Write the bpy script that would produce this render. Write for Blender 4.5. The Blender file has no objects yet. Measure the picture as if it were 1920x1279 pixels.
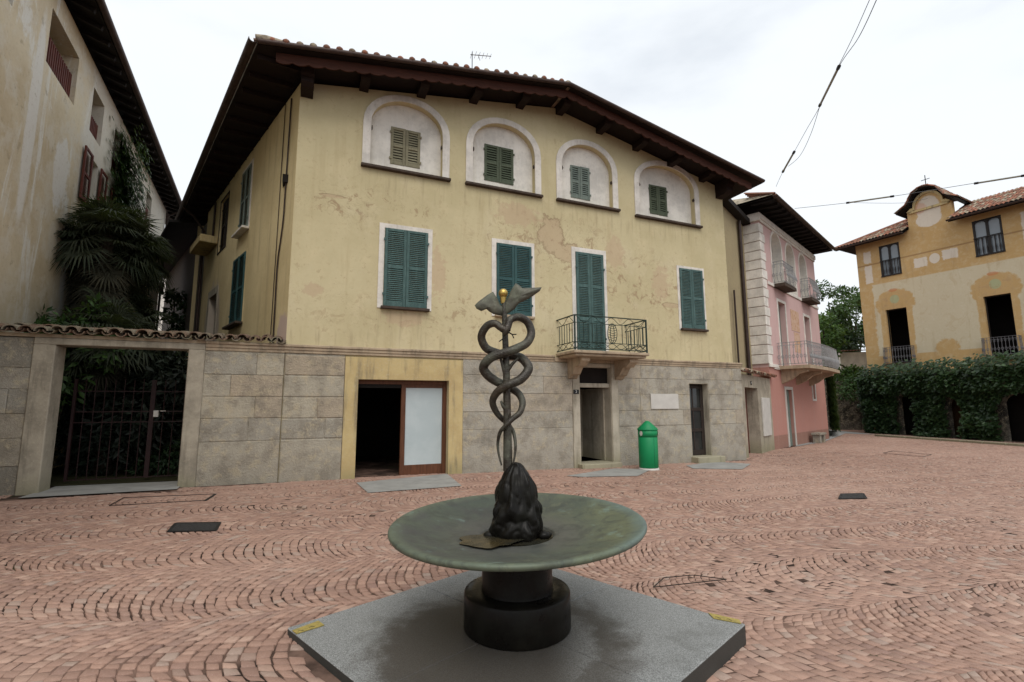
import bpy, bmesh, math, random
from math import sin, cos, pi, radians, sqrt, atan2, tan, exp, tanh
from mathutils import Vector, Matrix, noise as mnoise
random.seed(7)
SC = bpy.context.scene
COL = SC.collection
R = random.Random(11)
# ------------------------------------------------------------------ camera model (for measuring only)
F, PIT, ROLL, CAMZ = 914.7, 0.13288, 0.00419, 1.6
_r = Vector((1, 0, 0)); _f = Vector((0, cos(PIT), sin(PIT))); _u = Vector((0, -sin(PIT), cos(PIT)))
CX = cos(ROLL)*_r - sin(ROLL)*_u; CU = sin(ROLL)*_r + cos(ROLL)*_u
CAM = Vector((0, 0, CAMZ))
def ray(x, y): return CX*((x-960)/F) - CU*((y-639.5)/F) + _f
def gnd(x, y, z=0.0):
    d = ray(x, y); return CAM + d*((z-CAMZ)/d.z)
def onp(P0, ang, x, y, off=0.0):
    """survey: local (x, z) of a point seen on a vertical plane through P0 facing local -y, shifted out by off"""
    n = Vector((sin(ang), -cos(ang), 0)); u = Vector((cos(ang), sin(ang), 0))
    Q = P0 + n*off; d = ray(x, y); P = CAM + d*(((Q-CAM).dot(n))/d.dot(n))
    return ((P-P0).dot(u), P.z)
def gz(x, y=10.0):
    z = -0.012*(max(-14, min(8, x)) + 4.87)
    d2 = (x-0.03)**2 + (y-3.76)**2
    return z - 0.032*tanh((x-.03)/1.0)*exp(-d2/9.0)
# ------------------------------------------------------------------ objects
def tag(o, label=None, cat=None, group=None, kind=None):
    if label: o['label'] = label
    if cat: o['category'] = cat
    if group: o['group'] = group
    if kind: o['kind'] = kind
    return o
def thing(name, label, cat, loc=(0, 0, 0), rz=0.0, group=None):
    o = bpy.data.objects.new(name, None); COL.objects.link(o)
    o.empty_display_size = .3
    o.location = loc; o.rotation_euler = (0, 0, rz)
    return tag(o, label, cat, group)
def catmull(pts, n=6):
    out = []
    P = [Vector(p) for p in pts]
    for i in range(len(P)-1):
        a = P[max(i-1, 0)]; b = P[i]; c = P[i+1]; d = P[min(i+2, len(P)-1)]
        for k in range(n):
            t = k/n
            out.append(.5*((2*b) + (c-a)*t + (2*a-5*b+4*c-d)*t*t + (3*b-a-3*c+d)*t**3))
    out.append(P[-1]); return out
class MB:
    def __init__(s): s.v = []; s.f = []; s.sm = []
    def add(s, vs, fs, smooth=False):
        b = len(s.v); s.v += [tuple(v) for v in vs]
        s.f += [tuple(i+b for i in f) for f in fs]; s.sm += [smooth]*len(fs)
    def box(s, x0, x1, y0, y1, z0, z1, c=0.0):
        if c <= 0:
            vs = [(x, y, z) for x in (x0, x1) for y in (y0, y1) for z in (z0, z1)]
            s.add(vs, [(0, 1, 3, 2), (4, 6, 7, 5), (0, 4, 5, 1), (2, 3, 7, 6), (0, 2, 6, 4), (1, 5, 7, 3)])
        else:  # chamfered box
            vs = []; 
            for x, sx in ((x0, 1), (x1, -1)):
                for y, sy in ((y0, 1), (y1, -1)):
                    for z, sz in ((z0, 1), (z1, -1)):
                        vs += [(x, y+sy*c, z+sz*c), (x+sx*c, y, z+sz*c), (x+sx*c, y+sy*c, z)]
            def i(a, b, d, k): return ((a*2+b)*2+d)*3+k
            fs = []
            for a in (0, 1):
                fs.append([i(a, 0, 0, 0), i(a, 0, 1, 0), i(a, 1, 1, 0), i(a, 1, 0, 0)])
                fs.append([i(0, a, 0, 1), i(0, a, 1, 1), i(1, a, 1, 1), i(1, a, 0, 1)])
                fs.append([i(0, 0, a, 2), i(0, 1, a, 2), i(1, 1, a, 2), i(1, 0, a, 2)])
            for a in (0, 1):
                for b in (0, 1):
                    fs.append([i(a, b, 0, 0), i(a, b, 1, 0), i(a, b, 1, 1), i(a, b, 0, 1)])
                    fs.append([i(a, 0, b, 0), i(a, 1, b, 0), i(a, 1, b, 2), i(a, 0, b, 2)])
                    fs.append([i(0, a, b, 1), i(1, a, b, 1), i(1, a, b, 2), i(0, a, b, 2)])
                    for d in (0, 1): fs.append([i(a, b, d, 0), i(a, b, d, 1), i(a, b, d, 2)])
            s.add(vs, fs)
    def prism(s, pts, y0, y1, smooth=False):
        """closed xz outline extruded along y"""
        n = len(pts)
        vs = [(x, y0, z) for x, z in pts] + [(x, y1, z) for x, z in pts]
        s.add(vs, [tuple(range(n)), tuple(range(2*n-1, n-1, -1))])
        s.add(vs, [(i, (i+1) % n, n+(i+1) % n, n+i) for i in range(n)], smooth)
    def prismx(s, pts, x0, x1, smooth=False):
        """closed yz outline extruded along x"""
        n = len(pts)
        vs = [(x0, y, z) for y, z in pts] + [(x1, y, z) for y, z in pts]
        s.add(vs, [tuple(range(n)), tuple(range(2*n-1, n-1, -1))])
        s.add(vs, [(i, (i+1) % n, n+(i+1) % n, n+i) for i in range(n)], smooth)
    def ring(s, outer, inner, y0, y1):
        """frame between two xz outlines of equal point count (closed)"""
        n = len(outer)
        vs = [(x, y0, z) for x, z in outer]+[(x, y0, z) for x, z in inner]+[(x, y1, z) for x, z in outer]+[(x, y1, z) for x, z in inner]
        fs = []
        for i in range(n):
            j = (i+1) % n
            fs += [(i, j, n+j, n+i), (2*n+i, 3*n+i, 3*n+j, 2*n+j), (i, 2*n+i, 2*n+j, j), (n+i, n+j, 3*n+j, 3*n+i)]
        s.add(vs, fs)
    def wall(s, outer, holes, y0, y1, back=True):
        bm = bmesh.new(); es = []
        for lp in [outer]+holes:
            vv = [bm.verts.new((x, y0, z)) for x, z in lp]
            es += [bm.edges.new((vv[i], vv[(i+1) % len(vv)])) for i in range(len(vv))]
        bmesh.ops.triangle_fill(bm, use_beauty=True, use_dissolve=False, edges=es, normal=(0, -1, 0))
        bm.verts.index_update()
        vs = [v.co.copy() for v in bm.verts]; fs = [[v.index for v in f.verts] for f in bm.faces]
        bm.free()
        s.add(vs, fs)
        if back: s.add([(v.x, y1, v.z) for v in vs], fs)
        for lp in [outer]+holes:
            n = len(lp)
            s.add([(x, y0, z) for x, z in lp]+[(x, y1, z) for x, z in lp], [(i, (i+1) % n, n+(i+1) % n, n+i) for i in range(n)])
    def tube(s, pts, r, seg=8, cap=True, smooth=True, flat=1.0):
        P = [Vector(p) for p in pts]; n = len(P)
        rr = r if isinstance(r, (list, tuple)) else [r]*n
        vs = []; prev = None
        for i in range(n):
            t = (P[min(i+1, n-1)]-P[max(i-1, 0)])
            if t.length < 1e-9: t = Vector((0, 0, 1))
            t.normalize()
            if prev is None:
                a = Vector((0, 0, 1)) if abs(t.z) < .9 else Vector((1, 0, 0))
                u = t.cross(a).normalized()
            else:
                u = (prev - t*prev.dot(t)).normalized()
            prev = u; w = t.cross(u)
            for k in range(seg):
                a = 2*pi*k/seg
                vs.append(P[i] + (u*cos(a) + w*sin(a)*flat)*rr[i])
        fs = []
        for i in range(n-1):
            for k in range(seg):
                k2 = (k+1) % seg
                fs.append((i*seg+k, i*seg+k2, (i+1)*seg+k2, (i+1)*seg+k))
        s.add(vs, fs, smooth)
        if cap:
            s.add([vs[k] for k in range(seg)], [tuple(range(seg-1, -1, -1))])
            s.add([vs[(n-1)*seg+k] for k in range(seg)], [tuple(range(seg))])
    def bar(s, a, b, w, h=None):
        """square bar from a to b"""
        a = Vector(a); b = Vector(b); h = h or w
        t = (b-a).normalized()
        q = Vector((0, 0, 1)) if abs(t.z) < .95 else Vector((0, 1, 0))
        u = t.cross(q).normalized()*w/2; v = u.cross(t).normalized()*h/2
        vs = [a-u-v, a+u-v, a+u+v, a-u+v, b-u-v, b+u-v, b+u+v, b-u+v]
        s.add(vs, [(0, 3, 2, 1), (4, 5, 6, 7), (0, 1, 5, 4), (1, 2, 6, 5), (2, 3, 7, 6), (3, 0, 4, 7)])
    def lathe(s, prof, seg=32, c=(0, 0, 0), smooth=True, wob=None, M=None):
        vs = []
        for (r, z) in prof:
            for k in range(seg):
                a = 2*pi*k/seg
                rr = r*(wob(a, z) if wob else 1)
                p = Vector((rr*cos(a), rr*sin(a), z))
                if M: p = M @ p
                vs.append(p + Vector(c))
        fs = []
        for i in range(len(prof)-1):
            for k in range(seg):
                k2 = (k+1) % seg
                fs.append((i*seg+k, i*seg+k2, (i+1)*seg+k2, (i+1)*seg+k))
        s.add(vs, fs, smooth)
    def ball(s, c, r, seg=16, rings=10, sc=(1, 1, 1)):
        vs = []; 
        for i in range(rings+1):
            t = pi*i/rings
            for k in range(seg):
                a = 2*pi*k/seg
                vs.append((c[0]+r*sc[0]*sin(t)*cos(a), c[1]+r*sc[1]*sin(t)*sin(a), c[2]+r*sc[2]*cos(t)))
        fs = [(i*seg+k, i*seg+(k+1) % seg, (i+1)*seg+(k+1) % seg, (i+1)*seg+k) for i in range(rings) for k in range(seg)]
        s.add(vs, fs, True)
    def tile(s, p, d, up, L, r0, r1, th=.014, seg=6, arch=pi, jit=0):
        """one curved roof tile: half pipe starting at p, running along d, crown towards up"""
        p = Vector(p); d = Vector(d).normalized(); up = Vector(up); up = (up-d*up.dot(d)).normalized(); w = d.cross(up)
        vs = []
        for t, r in ((0, r0), (L, r1)):
            for rad in (r, r-th):
                for k in range(seg+1):
                    a = (pi-arch)/2 + arch*k/seg
                    vs.append(p + d*t + w*cos(a)*rad + up*sin(a)*rad*.85)
        m = seg+1; fs = []
        for k in range(seg):
            fs += [(k, k+1, 2*m+k+1, 2*m+k), (m+k, 3*m+k, 3*m+k+1, m+k+1), (k, m+k, m+k+1, k+1), (2*m+k, 2*m+k+1, 3*m+k+1, 3*m+k)]
        fs += [(0, 2*m, 3*m, m), (seg, m+seg, 3*m+seg, 2*m+seg)]
        s.add(vs, fs, False)
    def leaf(s, p, d, up, L, W, fold=.25):
        """one leaf: two faces folded along the midrib"""
        p = Vector(p); d = Vector(d).normalized(); up = Vector(up); w = d.cross(up)
        if w.length < 1e-4: w = d.cross(Vector((.3, .5, .8)))
        w.normalize(); n = w.cross(d)
        a = p; b = p + d*L*.45 + w*W*.5 + n*W*fold*.5; c = p + d*L; e = p + d*L*.45 - w*W*.5 + n*W*fold*.5
        s.add([a, b, c, e], [(0, 1, 2), (0, 2, 3)])
    def build(s, name, mat, parent=None, loc=None, rz=0.0, bevel=0.0, normals=True):
        me = bpy.data.meshes.new(name)
        me.from_pydata(s.v, [], s.f)
        me.polygons.foreach_set('use_smooth', s.sm)
        if normals:
            bm = bmesh.new(); bm.from_mesh(me)
            bmesh.ops.recalc_face_normals(bm, faces=bm.faces[:]); bm.to_mesh(me); bm.free()
        me.update()
        if mat: me.materials.append(mat)
        o = bpy.data.objects.new(name, me); COL.objects.link(o)
        if parent: o.parent = parent
        if loc: o.location = loc
        if rz: o.rotation_euler = (0, 0, rz)
        if bevel:
            md = o.modifiers.new('b', 'BEVEL'); md.width = bevel; md.segments = 2; md.limit_method = 'ANGLE'
        return o
def rect(x0, x1, z0, z1): return [(x0, z0), (x1, z0), (x1, z1), (x0, z1)]
def archpts(x0, x1, z0, zs, ry, n=14, p=2.0):
    """outline: straight jambs to zs then a (super)elliptic arch rising by ry"""
    xc = (x0+x1)/2; rx = (x1-x0)/2
    pts = [(x0, z0), (x1, z0)]
    for i in range(n+1):
        a = pi*i/n
        cx = cos(a); sx = sin(a)
        pts.append((xc+rx*math.copysign(abs(cx)**(2/p), cx), zs+ry*abs(sx)**(2/p)))
    return pts
# ------------------------------------------------------------------ materials
class NT:
    def __init__(s, name):
        s.m = bpy.data.materials.new(name); s.m.use_nodes = True
        s.t = s.m.node_tree; s.t.nodes.clear()
        s.out = s.t.nodes.new('ShaderNodeOutputMaterial'); s.b = s.t.nodes.new('ShaderNodeBsdfPrincipled')
        s.t.links.new(s.b.outputs[0], s.out.inputs[0])
        s.tc = s.t.nodes.new('ShaderNodeTexCoord'); s.obj = s.tc.outputs['Object']
        s._sep = None; s._geo = None
    def L(s, a, sock):
        if a is None: return
        if isinstance(a, bpy.types.NodeSocket): s.t.links.new(a, sock)
        elif isinstance(a, (tuple, list)) and len(a) == 3 and sock.type == 'RGBA': sock.default_value = (*a, 1)
        else: sock.default_value = a
    def m_(s, op, a, b=None, c=None, clamp=False):
        n = s.t.nodes.new('ShaderNodeMath'); n.operation = op; n.use_clamp = clamp
        s.L(a, n.inputs[0]); s.L(b, n.inputs[1]); s.L(c, n.inputs[2]); return n.outputs[0]
    def add(s, a, b): return s.m_('ADD', a, b)
    def sub(s, a, b): return s.m_('SUBTRACT', a, b)
    def mul(s, a, b): return s.m_('MULTIPLY', a, b)
    def mx(s, a, b): return s.m_('MAXIMUM', a, b)
    def mn(s, a, b): return s.m_('MINIMUM', a, b)
    def xyz(s):
        if s._sep is None:
            n = s.t.nodes.new('ShaderNodeSeparateXYZ'); s.L(s.obj, n.inputs[0]); s._sep = n.outputs
        return s._sep
    def comb(s, x, y, z):
        n = s.t.nodes.new('ShaderNodeCombineXYZ'); s.L(x, n.inputs[0]); s.L(y, n.inputs[1]); s.L(z, n.inputs[2]); return n.outputs[0]
    def scale(s, v, sc):
        n = s.t.nodes.new('ShaderNodeVectorMath'); n.operation = 'MULTIPLY'; s.L(v, n.inputs[0]); n.inputs[1].default_value = sc; return n.outputs[0]
    def vadd(s, v, w):
        n = s.t.nodes.new('ShaderNodeVectorMath'); n.operation = 'ADD'; s.L(v, n.inputs[0]); s.L(w, n.inputs[1]); return n.outputs[0]
    def noise(s, sc, det=4.0, rough=.55, vec=None, dist=0.0, col=False):
        n = s.t.nodes.new('ShaderNodeTexNoise'); s.L(vec or s.obj, n.inputs['Vector'])
        n.inputs['Scale'].default_value = sc; n.inputs['Detail'].default_value = det
        n.inputs['Roughness'].default_value = rough; n.inputs['Distortion'].default_value = dist
        return n.outputs['Color' if col else 'Fac']
    def voro(s, sc, vec=None, feat='F1', rnd=1.0, out='Distance'):
        n = s.t.nodes.new('ShaderNodeTexVoronoi'); n.feature = feat; s.L(vec or s.obj, n.inputs['Vector'])
        n.inputs['Scale'].default_value = sc; n.inputs['Randomness'].default_value = rnd; return n.outputs[out]
    def ramp(s, v, lo, hi, a=0.0, b=1.0, smooth=True):
        n = s.t.nodes.new('ShaderNodeMapRange'); n.interpolation_type = 'SMOOTHSTEP' if smooth else 'LINEAR'
        s.L(v, n.inputs[0]); s.L(lo, n.inputs[1]); s.L(hi, n.inputs[2]); s.L(a, n.inputs[3]); s.L(b, n.inputs[4]); return n.outputs[0]
    def mix(s, f, a, b, mode='MIX'):
        n = s.t.nodes.new('ShaderNodeMix'); n.data_type = 'RGBA'; n.blend_type = mode
        s.L(f, n.inputs[0]); s.L(a, n.inputs[6]); s.L(b, n.inputs[7]); return n.outputs[2]
    def island(s):
        if s._geo is None: s._geo = s.t.nodes.new('ShaderNodeNewGeometry')
        return s._geo.outputs['Random Per Island']
    def white(s, v):
        n = s.t.nodes.new('ShaderNodeTexWhiteNoise'); n.noise_dimensions = '3D'; s.L(v, n.inputs[0]); return n.outputs[0]
    def bump(s, h, st=.3, d=.01):
        n = s.t.nodes.new('ShaderNodeBump'); n.inputs['Strength'].default_value = st; n.inputs['Distance'].default_value = d
        s.L(h, n.inputs['Height']); s.t.links.new(n.outputs[0], s.b.inputs['Normal'])
    def ell(s, cx, cz, rx, rz, n=None, amt=.6, lo=.75, hi=1.0):
        """1 inside a ragged ellipse in the local xz plane"""
        X, Y, Z = s.xyz()
        a = s.mul(s.sub(X, cx), 1/rx); b = s.mul(s.sub(Z, cz), 1/rz)
        d = s.m_('SQRT', s.add(s.mul(a, a), s.mul(b, b)))
        if n is not None: d = s.add(d, s.mul(s.sub(n, .5), amt*2))
        return s.ramp(d, lo, hi, 1.0, 0.0)
    def rectm(s, x0, x1, z0, z1, e=.03, n=None, amt=.1):
        X, Y, Z = s.xyz()
        if n is not None:
            k = s.mul(s.sub(n, .5), amt*2); X = s.add(X, k); Z = s.add(Z, k)
        a = s.mul(s.ramp(X, x0-e, x0+e), s.ramp(X, x1-e, x1+e, 1.0, 0.0))
        b = s.mul(s.ramp(Z, z0-e, z0+e), s.ramp(Z, z1-e, z1+e, 1.0, 0.0))
        return s.mul(a, b)
    def done(s, col, rough=.85, metal=0.0, spec=.3):
        s.L(col, s.b.inputs['Base Color']); s.L(rough, s.b.inputs['Roughness']); s.L(metal, s.b.inputs['Metallic'])
        s.L(spec, s.b.inputs['Specular IOR Level']); return s.m
def plain(name, col, rough=.7, metal=0.0, var=.25, sc=6.0, spec=.3, bump=.15, col2=None, isl=0.0):
    t = NT(name); n = t.noise(sc, 5); n2 = t.noise(sc*7, 3)
    k = t.ramp(n, .3, .7)
    c2 = col2 or tuple(c*(1-var) for c in col)
    c = t.mix(k, col, c2)
    c = t.mix(t.mul(n2, .25), c, tuple(x*.6 for x in col))
    if isl:
        c = t.mix(t.mul(t.island(), isl), c, tuple(x*.35 for x in col))
    if bump: t.bump(t.add(n, t.mul(n2, .4)), bump, .01)
    return t.done(c, rough, metal, spec)
# ================================================================== materials
def stucco_yellow():
    t = NT('yellow_stucco'); X, Y, Z = t.xyz()
    big = t.noise(.35, 5, .6); mid = t.noise(1.7, 6, .65); fine = t.noise(9, 6, .7); grain = t.noise(55, 4, .6)
    st = t.noise(1.0, 5, .6, vec=t.scale(t.obj, (3.2, 3.2, .35)))
    c = t.mix(t.ramp(big, .35, .65), (.60, .52, .325), (.515, .44, .262))
    c = t.mix(t.mul(t.ramp(mid, .45, .75), .45), c, (.66, .56, .35))
    c = t.mix(t.mul(t.ramp(st, .52, .74), .38), c, (.40, .31, .17))
    c = t.mix(t.mul(t.ramp(fine, .52, .72), .22), c, (.42, .31, .16))
    # flaking: small ragged spots, dense where the wall has weathered
    zone = t.mx(t.ell(6.6, 5.9, 3.2, 1.5, mid, .5, .4, 1.1), t.mx(t.ell(1.5, 6.5, 2.2, .7, mid, .5, .4, 1.1), t.ell(9.8, 5.3, 3.2, 1.3, mid, .5, .4, 1.1)))
    zone = t.mx(zone, t.mul(t.ell(6, 3.9, 8, .9, mid, .5, .3, 1.1), .8))
    fl = t.noise(3.4, 10, .74, dist=.9)
    spots = t.mul(t.ramp(fl, .545, .60), zone)
    c = t.mix(t.mul(spots, .85), c, (.38, .275, .165)); c = t.mix(t.mul(t.mul(t.ramp(t.noise(7.5, 9, .75, dist=.5), .56, .60), t.ramp(mid, .42, .62)), .5), c, (.40, .30, .18))
    c = t.mix(t.mul(t.ramp(t.noise(.9, 6, .7), .52, .68), .35), c, (.63, .545, .37))
    cr_ = t.mul(t.ramp(t.m_('ABSOLUTE', t.sub(t.noise(1.1, 8, .7, dist=.8), .5)), .0, .006, 1.0, 0.0), t.mul(zone, .5)); c = t.mix(cr_, c, (.25, .18, .11))
    rag = t.noise(3.2, 8, .7)
    p = t.mx(t.ell(6.55, 6.45, .42, .62, rag, .9), t.ell(7.15, 5.98, .62, .32, rag, .9))
    p = t.mx(p, t.mx(t.ell(10.75, 4.73, .38, .09, rag, .5), t.ell(.65, 6.62, .35, .05, rag, .6)))
    rg2 = t.noise(5.5, 8, .72)
    p2 = t.mx(t.mx(t.ell(8.7, 6.2, .35, .6, rg2, 1.5), t.ell(3.25, 5.0, .22, .7, rg2, 1.5)), t.mx(t.ell(10.4, 5.4, .35, .6, rg2, 1.6), t.ell(2.4, 3.75, .6, .2, rg2, 1.5)))
    p2 = t.mx(p2, t.mx(t.ell(5.5, 6.9, .7, .35, rg2, 1.7), t.ell(.3, 4.3, .25, .18, rg2, 1.4)))
    c = t.mix(t.mul(p2, .55), c, (.50, .36, .24))
    drip = t.mul(t.ramp(t.noise(1.0, 5, .65, vec=t.scale(t.obj, (7, 7, .55))), .50, .68), t.mx(t.mx(t.rectm(1.7, 3.1, 3.0, 3.98, .2), t.rectm(11.0, 12.2, 3.0, 3.95, .2)), t.mx(t.rectm(1.2, 12.2, 6.9, 7.5, .3), t.rectm(-.3, 13.4, 3.0, 3.35, .15))))
    c = t.mix(t.mul(drip, .45), c, (.30, .23, .14))
    c = t.mix(t.mul(p, .55), c, (.47, .34, .225))
    edge = t.mul(t.mul(p, t.sub(1.0, p)), 2.2)
    c = t.mix(edge, c, (.25, .17, .10))
    c = t.mix(t.mul(t.ramp(t.noise(14, 3), .68, .73), .5), c, (.28, .20, .12))
    t.bump(t.add(t.add(t.mul(mid, 1.4), t.mul(grain, .35)), t.add(t.mul(spots, -.5), t.mul(p, -.9))), .45, .012)
    return t.done(c, .92, 0, .15)
def stucco_side():
    t = NT('side_stucco'); X, Y, Z = t.xyz()
    big = t.noise(.45, 5, .6); mid = t.noise(1.9, 6, .65); fine = t.noise(9, 6, .7)
    st = t.noise(1.2, 5, .6, vec=t.scale(t.obj, (2.6, 2.6, .25)))
    c = t.mix(t.ramp(big, .35, .65), (.70, .58, .335), (.58, .465, .255))
    c = t.mix(t.mul(t.ramp(st, .5, .72), .5), c, (.38, .29, .17))
    c = t.mix(t.mul(t.ramp(fine, .52, .7), .3), c, (.40, .29, .15))
    rag = t.noise(3.0, 7, .7)
    c = t.mix(t.ell(-.25, 3.1, .55, .75, rag, .5), c, (.55, .43, .36))
    c = t.mix(t.mul(t.ell(-8.3, 4.3, 1.4, 1.9, rag, .4), .8), c, (.45, .38, .33))
    t.bump(t.add(mid, t.mul(fine, .4)), .45, .012)
    return t.done(c, .92, 0, .15)
def stone_blocks(name, a=(.50, .445, .34), b=(.38, .35, .29), w=(.43, .33, .23)):
    t = NT(name); X, Y, Z = t.xyz(); isl = t.island()
    n = t.noise(2.2, 6, .65); f = t.noise(22, 5, .7); sp = t.noise(90, 2); big = t.noise(.7, 5, .6)
    c = t.mix(isl, a, b)
    c = t.mix(t.mul(t.ramp(t.m_('FRACT', t.mul(isl, 7.3)), .72, .9), .6), c, w)
    c = t.mix(t.mul(t.ramp(n, .42, .66), .75), c, (.24, .21, .165)); c = t.mix(t.mul(t.ramp(t.noise(5.5, 7, .7), .50, .64), .55), c, (.54, .45, .30))
    c = t.mix(t.mul(t.ramp(f, .5, .72), .35), c, (.60, .53, .41))
    c = t.mix(t.mul(t.ramp(sp, .45, .7), .25), c, (.12, .11, .10))
    dmp = t.ramp(t.add(Z, t.mul(big, 1.2)), -.1, 1.5, 1.0, 0.0)
    c = t.mix(t.mul(dmp, .55), c, (.22, .20, .165))
    c = t.mix(t.mul(t.ramp(big, .58, .72), .5), c, (.17, .155, .13))
    t.bump(t.add(t.mul(n, .8), t.add(t.mul(f, .9), t.mul(sp, .3))), .9, .032)
    return t.done(c, .9, 0, .2)
def concrete_old(name, a=(.42, .37, .29), b=(.26, .23, .18)):
    t = NT(name); X, Y, Z = t.xyz(); n = t.noise(1.6, 7, .68); f = t.noise(18, 5, .7)
    st = t.noise(1.5, 5, .6, vec=t.scale(t.obj, (4, 4, .5)))
    c = t.mix(t.ramp(n, .35, .68), a, b)
    c = t.mix(t.mul(t.ramp(st, .5, .7), .6), c, (.15, .13, .10))
    c = t.mix(t.mul(t.ramp(f, .5, .7), .35), c, (.55, .48, .36))
    grn = t.ramp(t.add(Z, n), .35, 1.0, .55, 0.0)
    c = t.mix(grn, c, (.20, .19, .10))
    t.bump(t.add(n, t.mul(f, .6)), .5, .012)
    return t.done(c, .92, 0, .15)
def paint(name, col, chip=(.3, .26, .2), amt=.5, rough=.6, sc=3.0, bump=.15):
    t = NT(name); n = t.noise(sc, 7, .68); f = t.noise(sc*8, 5, .7)
    st = t.noise(2.0, 4, .6, vec=t.scale(t.obj, (9, 9, .8)))
    c = t.mix(t.ramp(n, .35, .68), col, tuple(x*.72 for x in col))
    c = t.mix(t.mul(t.ramp(st, .5, .72), amt*.6), c, tuple(min(1, x*1.5+.03) for x in col))
    c = t.mix(t.mul(t.ramp(f, .58, .68), amt), c, chip)
    c = t.mix(t.mul(t.island(), .18), c, tuple(x*.5 for x in col))
    t.bump(t.add(n, t.mul(f, .5)), bump, .006)
    return t.done(c, rough, 0, .3)
def tiles_mat(name, warm=1.0, old=False):
    t = NT(name); isl = t.island(); n = t.noise(5, 6, .65); f = t.noise(30, 5, .7)
    r = t.m_('FRACT', t.mul(isl, 13.7))
    c = t.mix(isl, (.20, .105, .075), (.36*warm, .15, .095))
    c = t.mix(t.ramp(r, .55, .8), c, (.30, .235, .17))
    c = t.mix(t.mul(t.ramp(r, .86, .95), .8), c, (.42, .36, .27))
    c = t.mix(t.mul(t.ramp(n, .45, .68), .75), c, (.075, .065, .05))
    c = t.mix(t.mul(t.ramp(f, .55, .7), .5), c, (.33, .31, .2))
    if old:
        c = t.mix(.45, c, (.17, .15, .115)); c = t.mix(t.mul(t.ramp(t.noise(2.5, 6, .7), .5, .66), .7), c, (.27, .26, .17))
    t.bump(t.add(n, t.mul(f, .7)), .5, .008)
    return t.done(c, .9, 0, .15)
def wood(name, col, rough=.75, sc=1.0, axis=(1, 9, 9)):
    t = NT(name); v = t.scale(t.obj, tuple(a*sc for a in axis)); n = t.noise(3, 6, .65, vec=v, dist=.4); b = t.noise(1.2, 4)
    c = t.mix(t.ramp(n, .3, .7), col, tuple(x*.5 for x in col))
    c = t.mix(t.mul(b, .4), c, tuple(x*.7 for x in col)); c = t.mix(t.mul(t.island(), .35), c, tuple(x*.45 for x in col))
    t.bump(n, .3, .005)
    return t.done(c, rough, 0, .25)
def foliage(name, a, b, c3, trans=True, rough=.5):
    t = NT(name); isl = t.island(); n = t.noise(.9, 4); f = t.noise(3.5, 3)
    r = t.m_('FRACT', t.mul(isl, 5.77))
    c = t.mix(isl, a, b); c = t.mix(t.mul(t.ramp(n, .4, .65), .6), c, c3)
    c = t.mix(t.mul(t.ramp(r, .8, .97), .5), c, tuple(min(1, x*1.9+.01) for x in b))
    t.done(c, rough, 0, .35)
    if trans:
        tr = t.t.nodes.new('ShaderNodeBsdfTranslucent'); t.L(t.mix(.5, c, (.16, .22, .03)), tr.inputs[0])
        mxn = t.t.nodes.new('ShaderNodeMixShader'); mxn.inputs[0].default_value = .22
        t.t.links.new(t.b.outputs[0], mxn.inputs[1]); t.t.links.new(tr.outputs[0], mxn.inputs[2]); t.t.links.new(mxn.outputs[0], t.out.inputs[0])
    return t.m
def bronze(name, dark=(.045, .035, .025), green=(.13, .15, .09), amt=.5, rough=.42, metal=.55, tanc=(.20, .14, .07), spec=.4, scales=False):
    t = NT(name); n = t.noise(6, 6, .65); f = t.noise(40, 4, .7); b = t.noise(2.2, 4, .6)
    c = t.mix(t.mul(t.ramp(n, .42, .66), amt), dark, green)
    c = t.mix(t.mul(t.ramp(b, .52, .72), amt*.8), c, tanc)
    c = t.mix(t.mul(t.ramp(f, .52, .72), .35*amt), c, tuple(x*2 for x in green))
    sc_ = t.voro(95) if scales else f
    t.bump(t.add(n, t.add(t.mul(f, .4), t.mul(sc_, 1.0 if scales else 0))), .45 if scales else .25, .006)
    return t.done(c, t.ramp(n, .3, .7, rough-.08, rough+.2), metal, spec)
def paving_sett():
    t = NT('porphyry_sett'); isl = t.island()
    r2 = t.m_('FRACT', t.mul(isl, 17.31)); r3 = t.m_('FRACT', t.mul(isl, 91.7))
    big = t.noise(.22, 5, .6); md = t.noise(2.6, 6, .68); fine = t.noise(38, 5, .7); sp = t.noise(130, 2, .6)
    c = t.mix(isl, (.385, .235, .175), (.262, .157, .118))
    c = t.mix(t.mul(t.ramp(r2, .78, 1.0), .6), c, (.50, .345, .265))
    c = t.mix(t.mul(t.ramp(r2, .0, .16, 1.0, 0.0), .6), c, (.235, .145, .12))
    c = t.mix(t.mul(t.ramp(r3, .86, .97), .7), c, (.36, .285, .235)); c = t.mix(t.mul(t.ramp(r3, .0, .06, 1.0, 0.0), .35), c, (.16, .105, .09))
    c = t.mix(t.mul(t.ramp(big, .40, .66), .45), c, (.475, .315, .245))
    c = t.mix(t.mul(t.ramp(md, .48, .72), .45), c, (.26, .165, .13))
    c = t.mix(t.mul(t.ramp(t.noise(.45, 5, .65), .60, .74), .45), c, (.21, .175, .125))
    c = t.mix(t.mul(t.ramp(fine, .45, .75), .35), c, (.20, .12, .095)); c = t.mix(t.mul(t.ramp(sp, .55, .7), .25), c, (.55, .42, .36))
    t.bump(t.add(fine, t.mul(sp, .4)), .35, .006)
    return t.done(c, t.ramp(fine, .25, .75, .58, .85), 0, .3)
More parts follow.
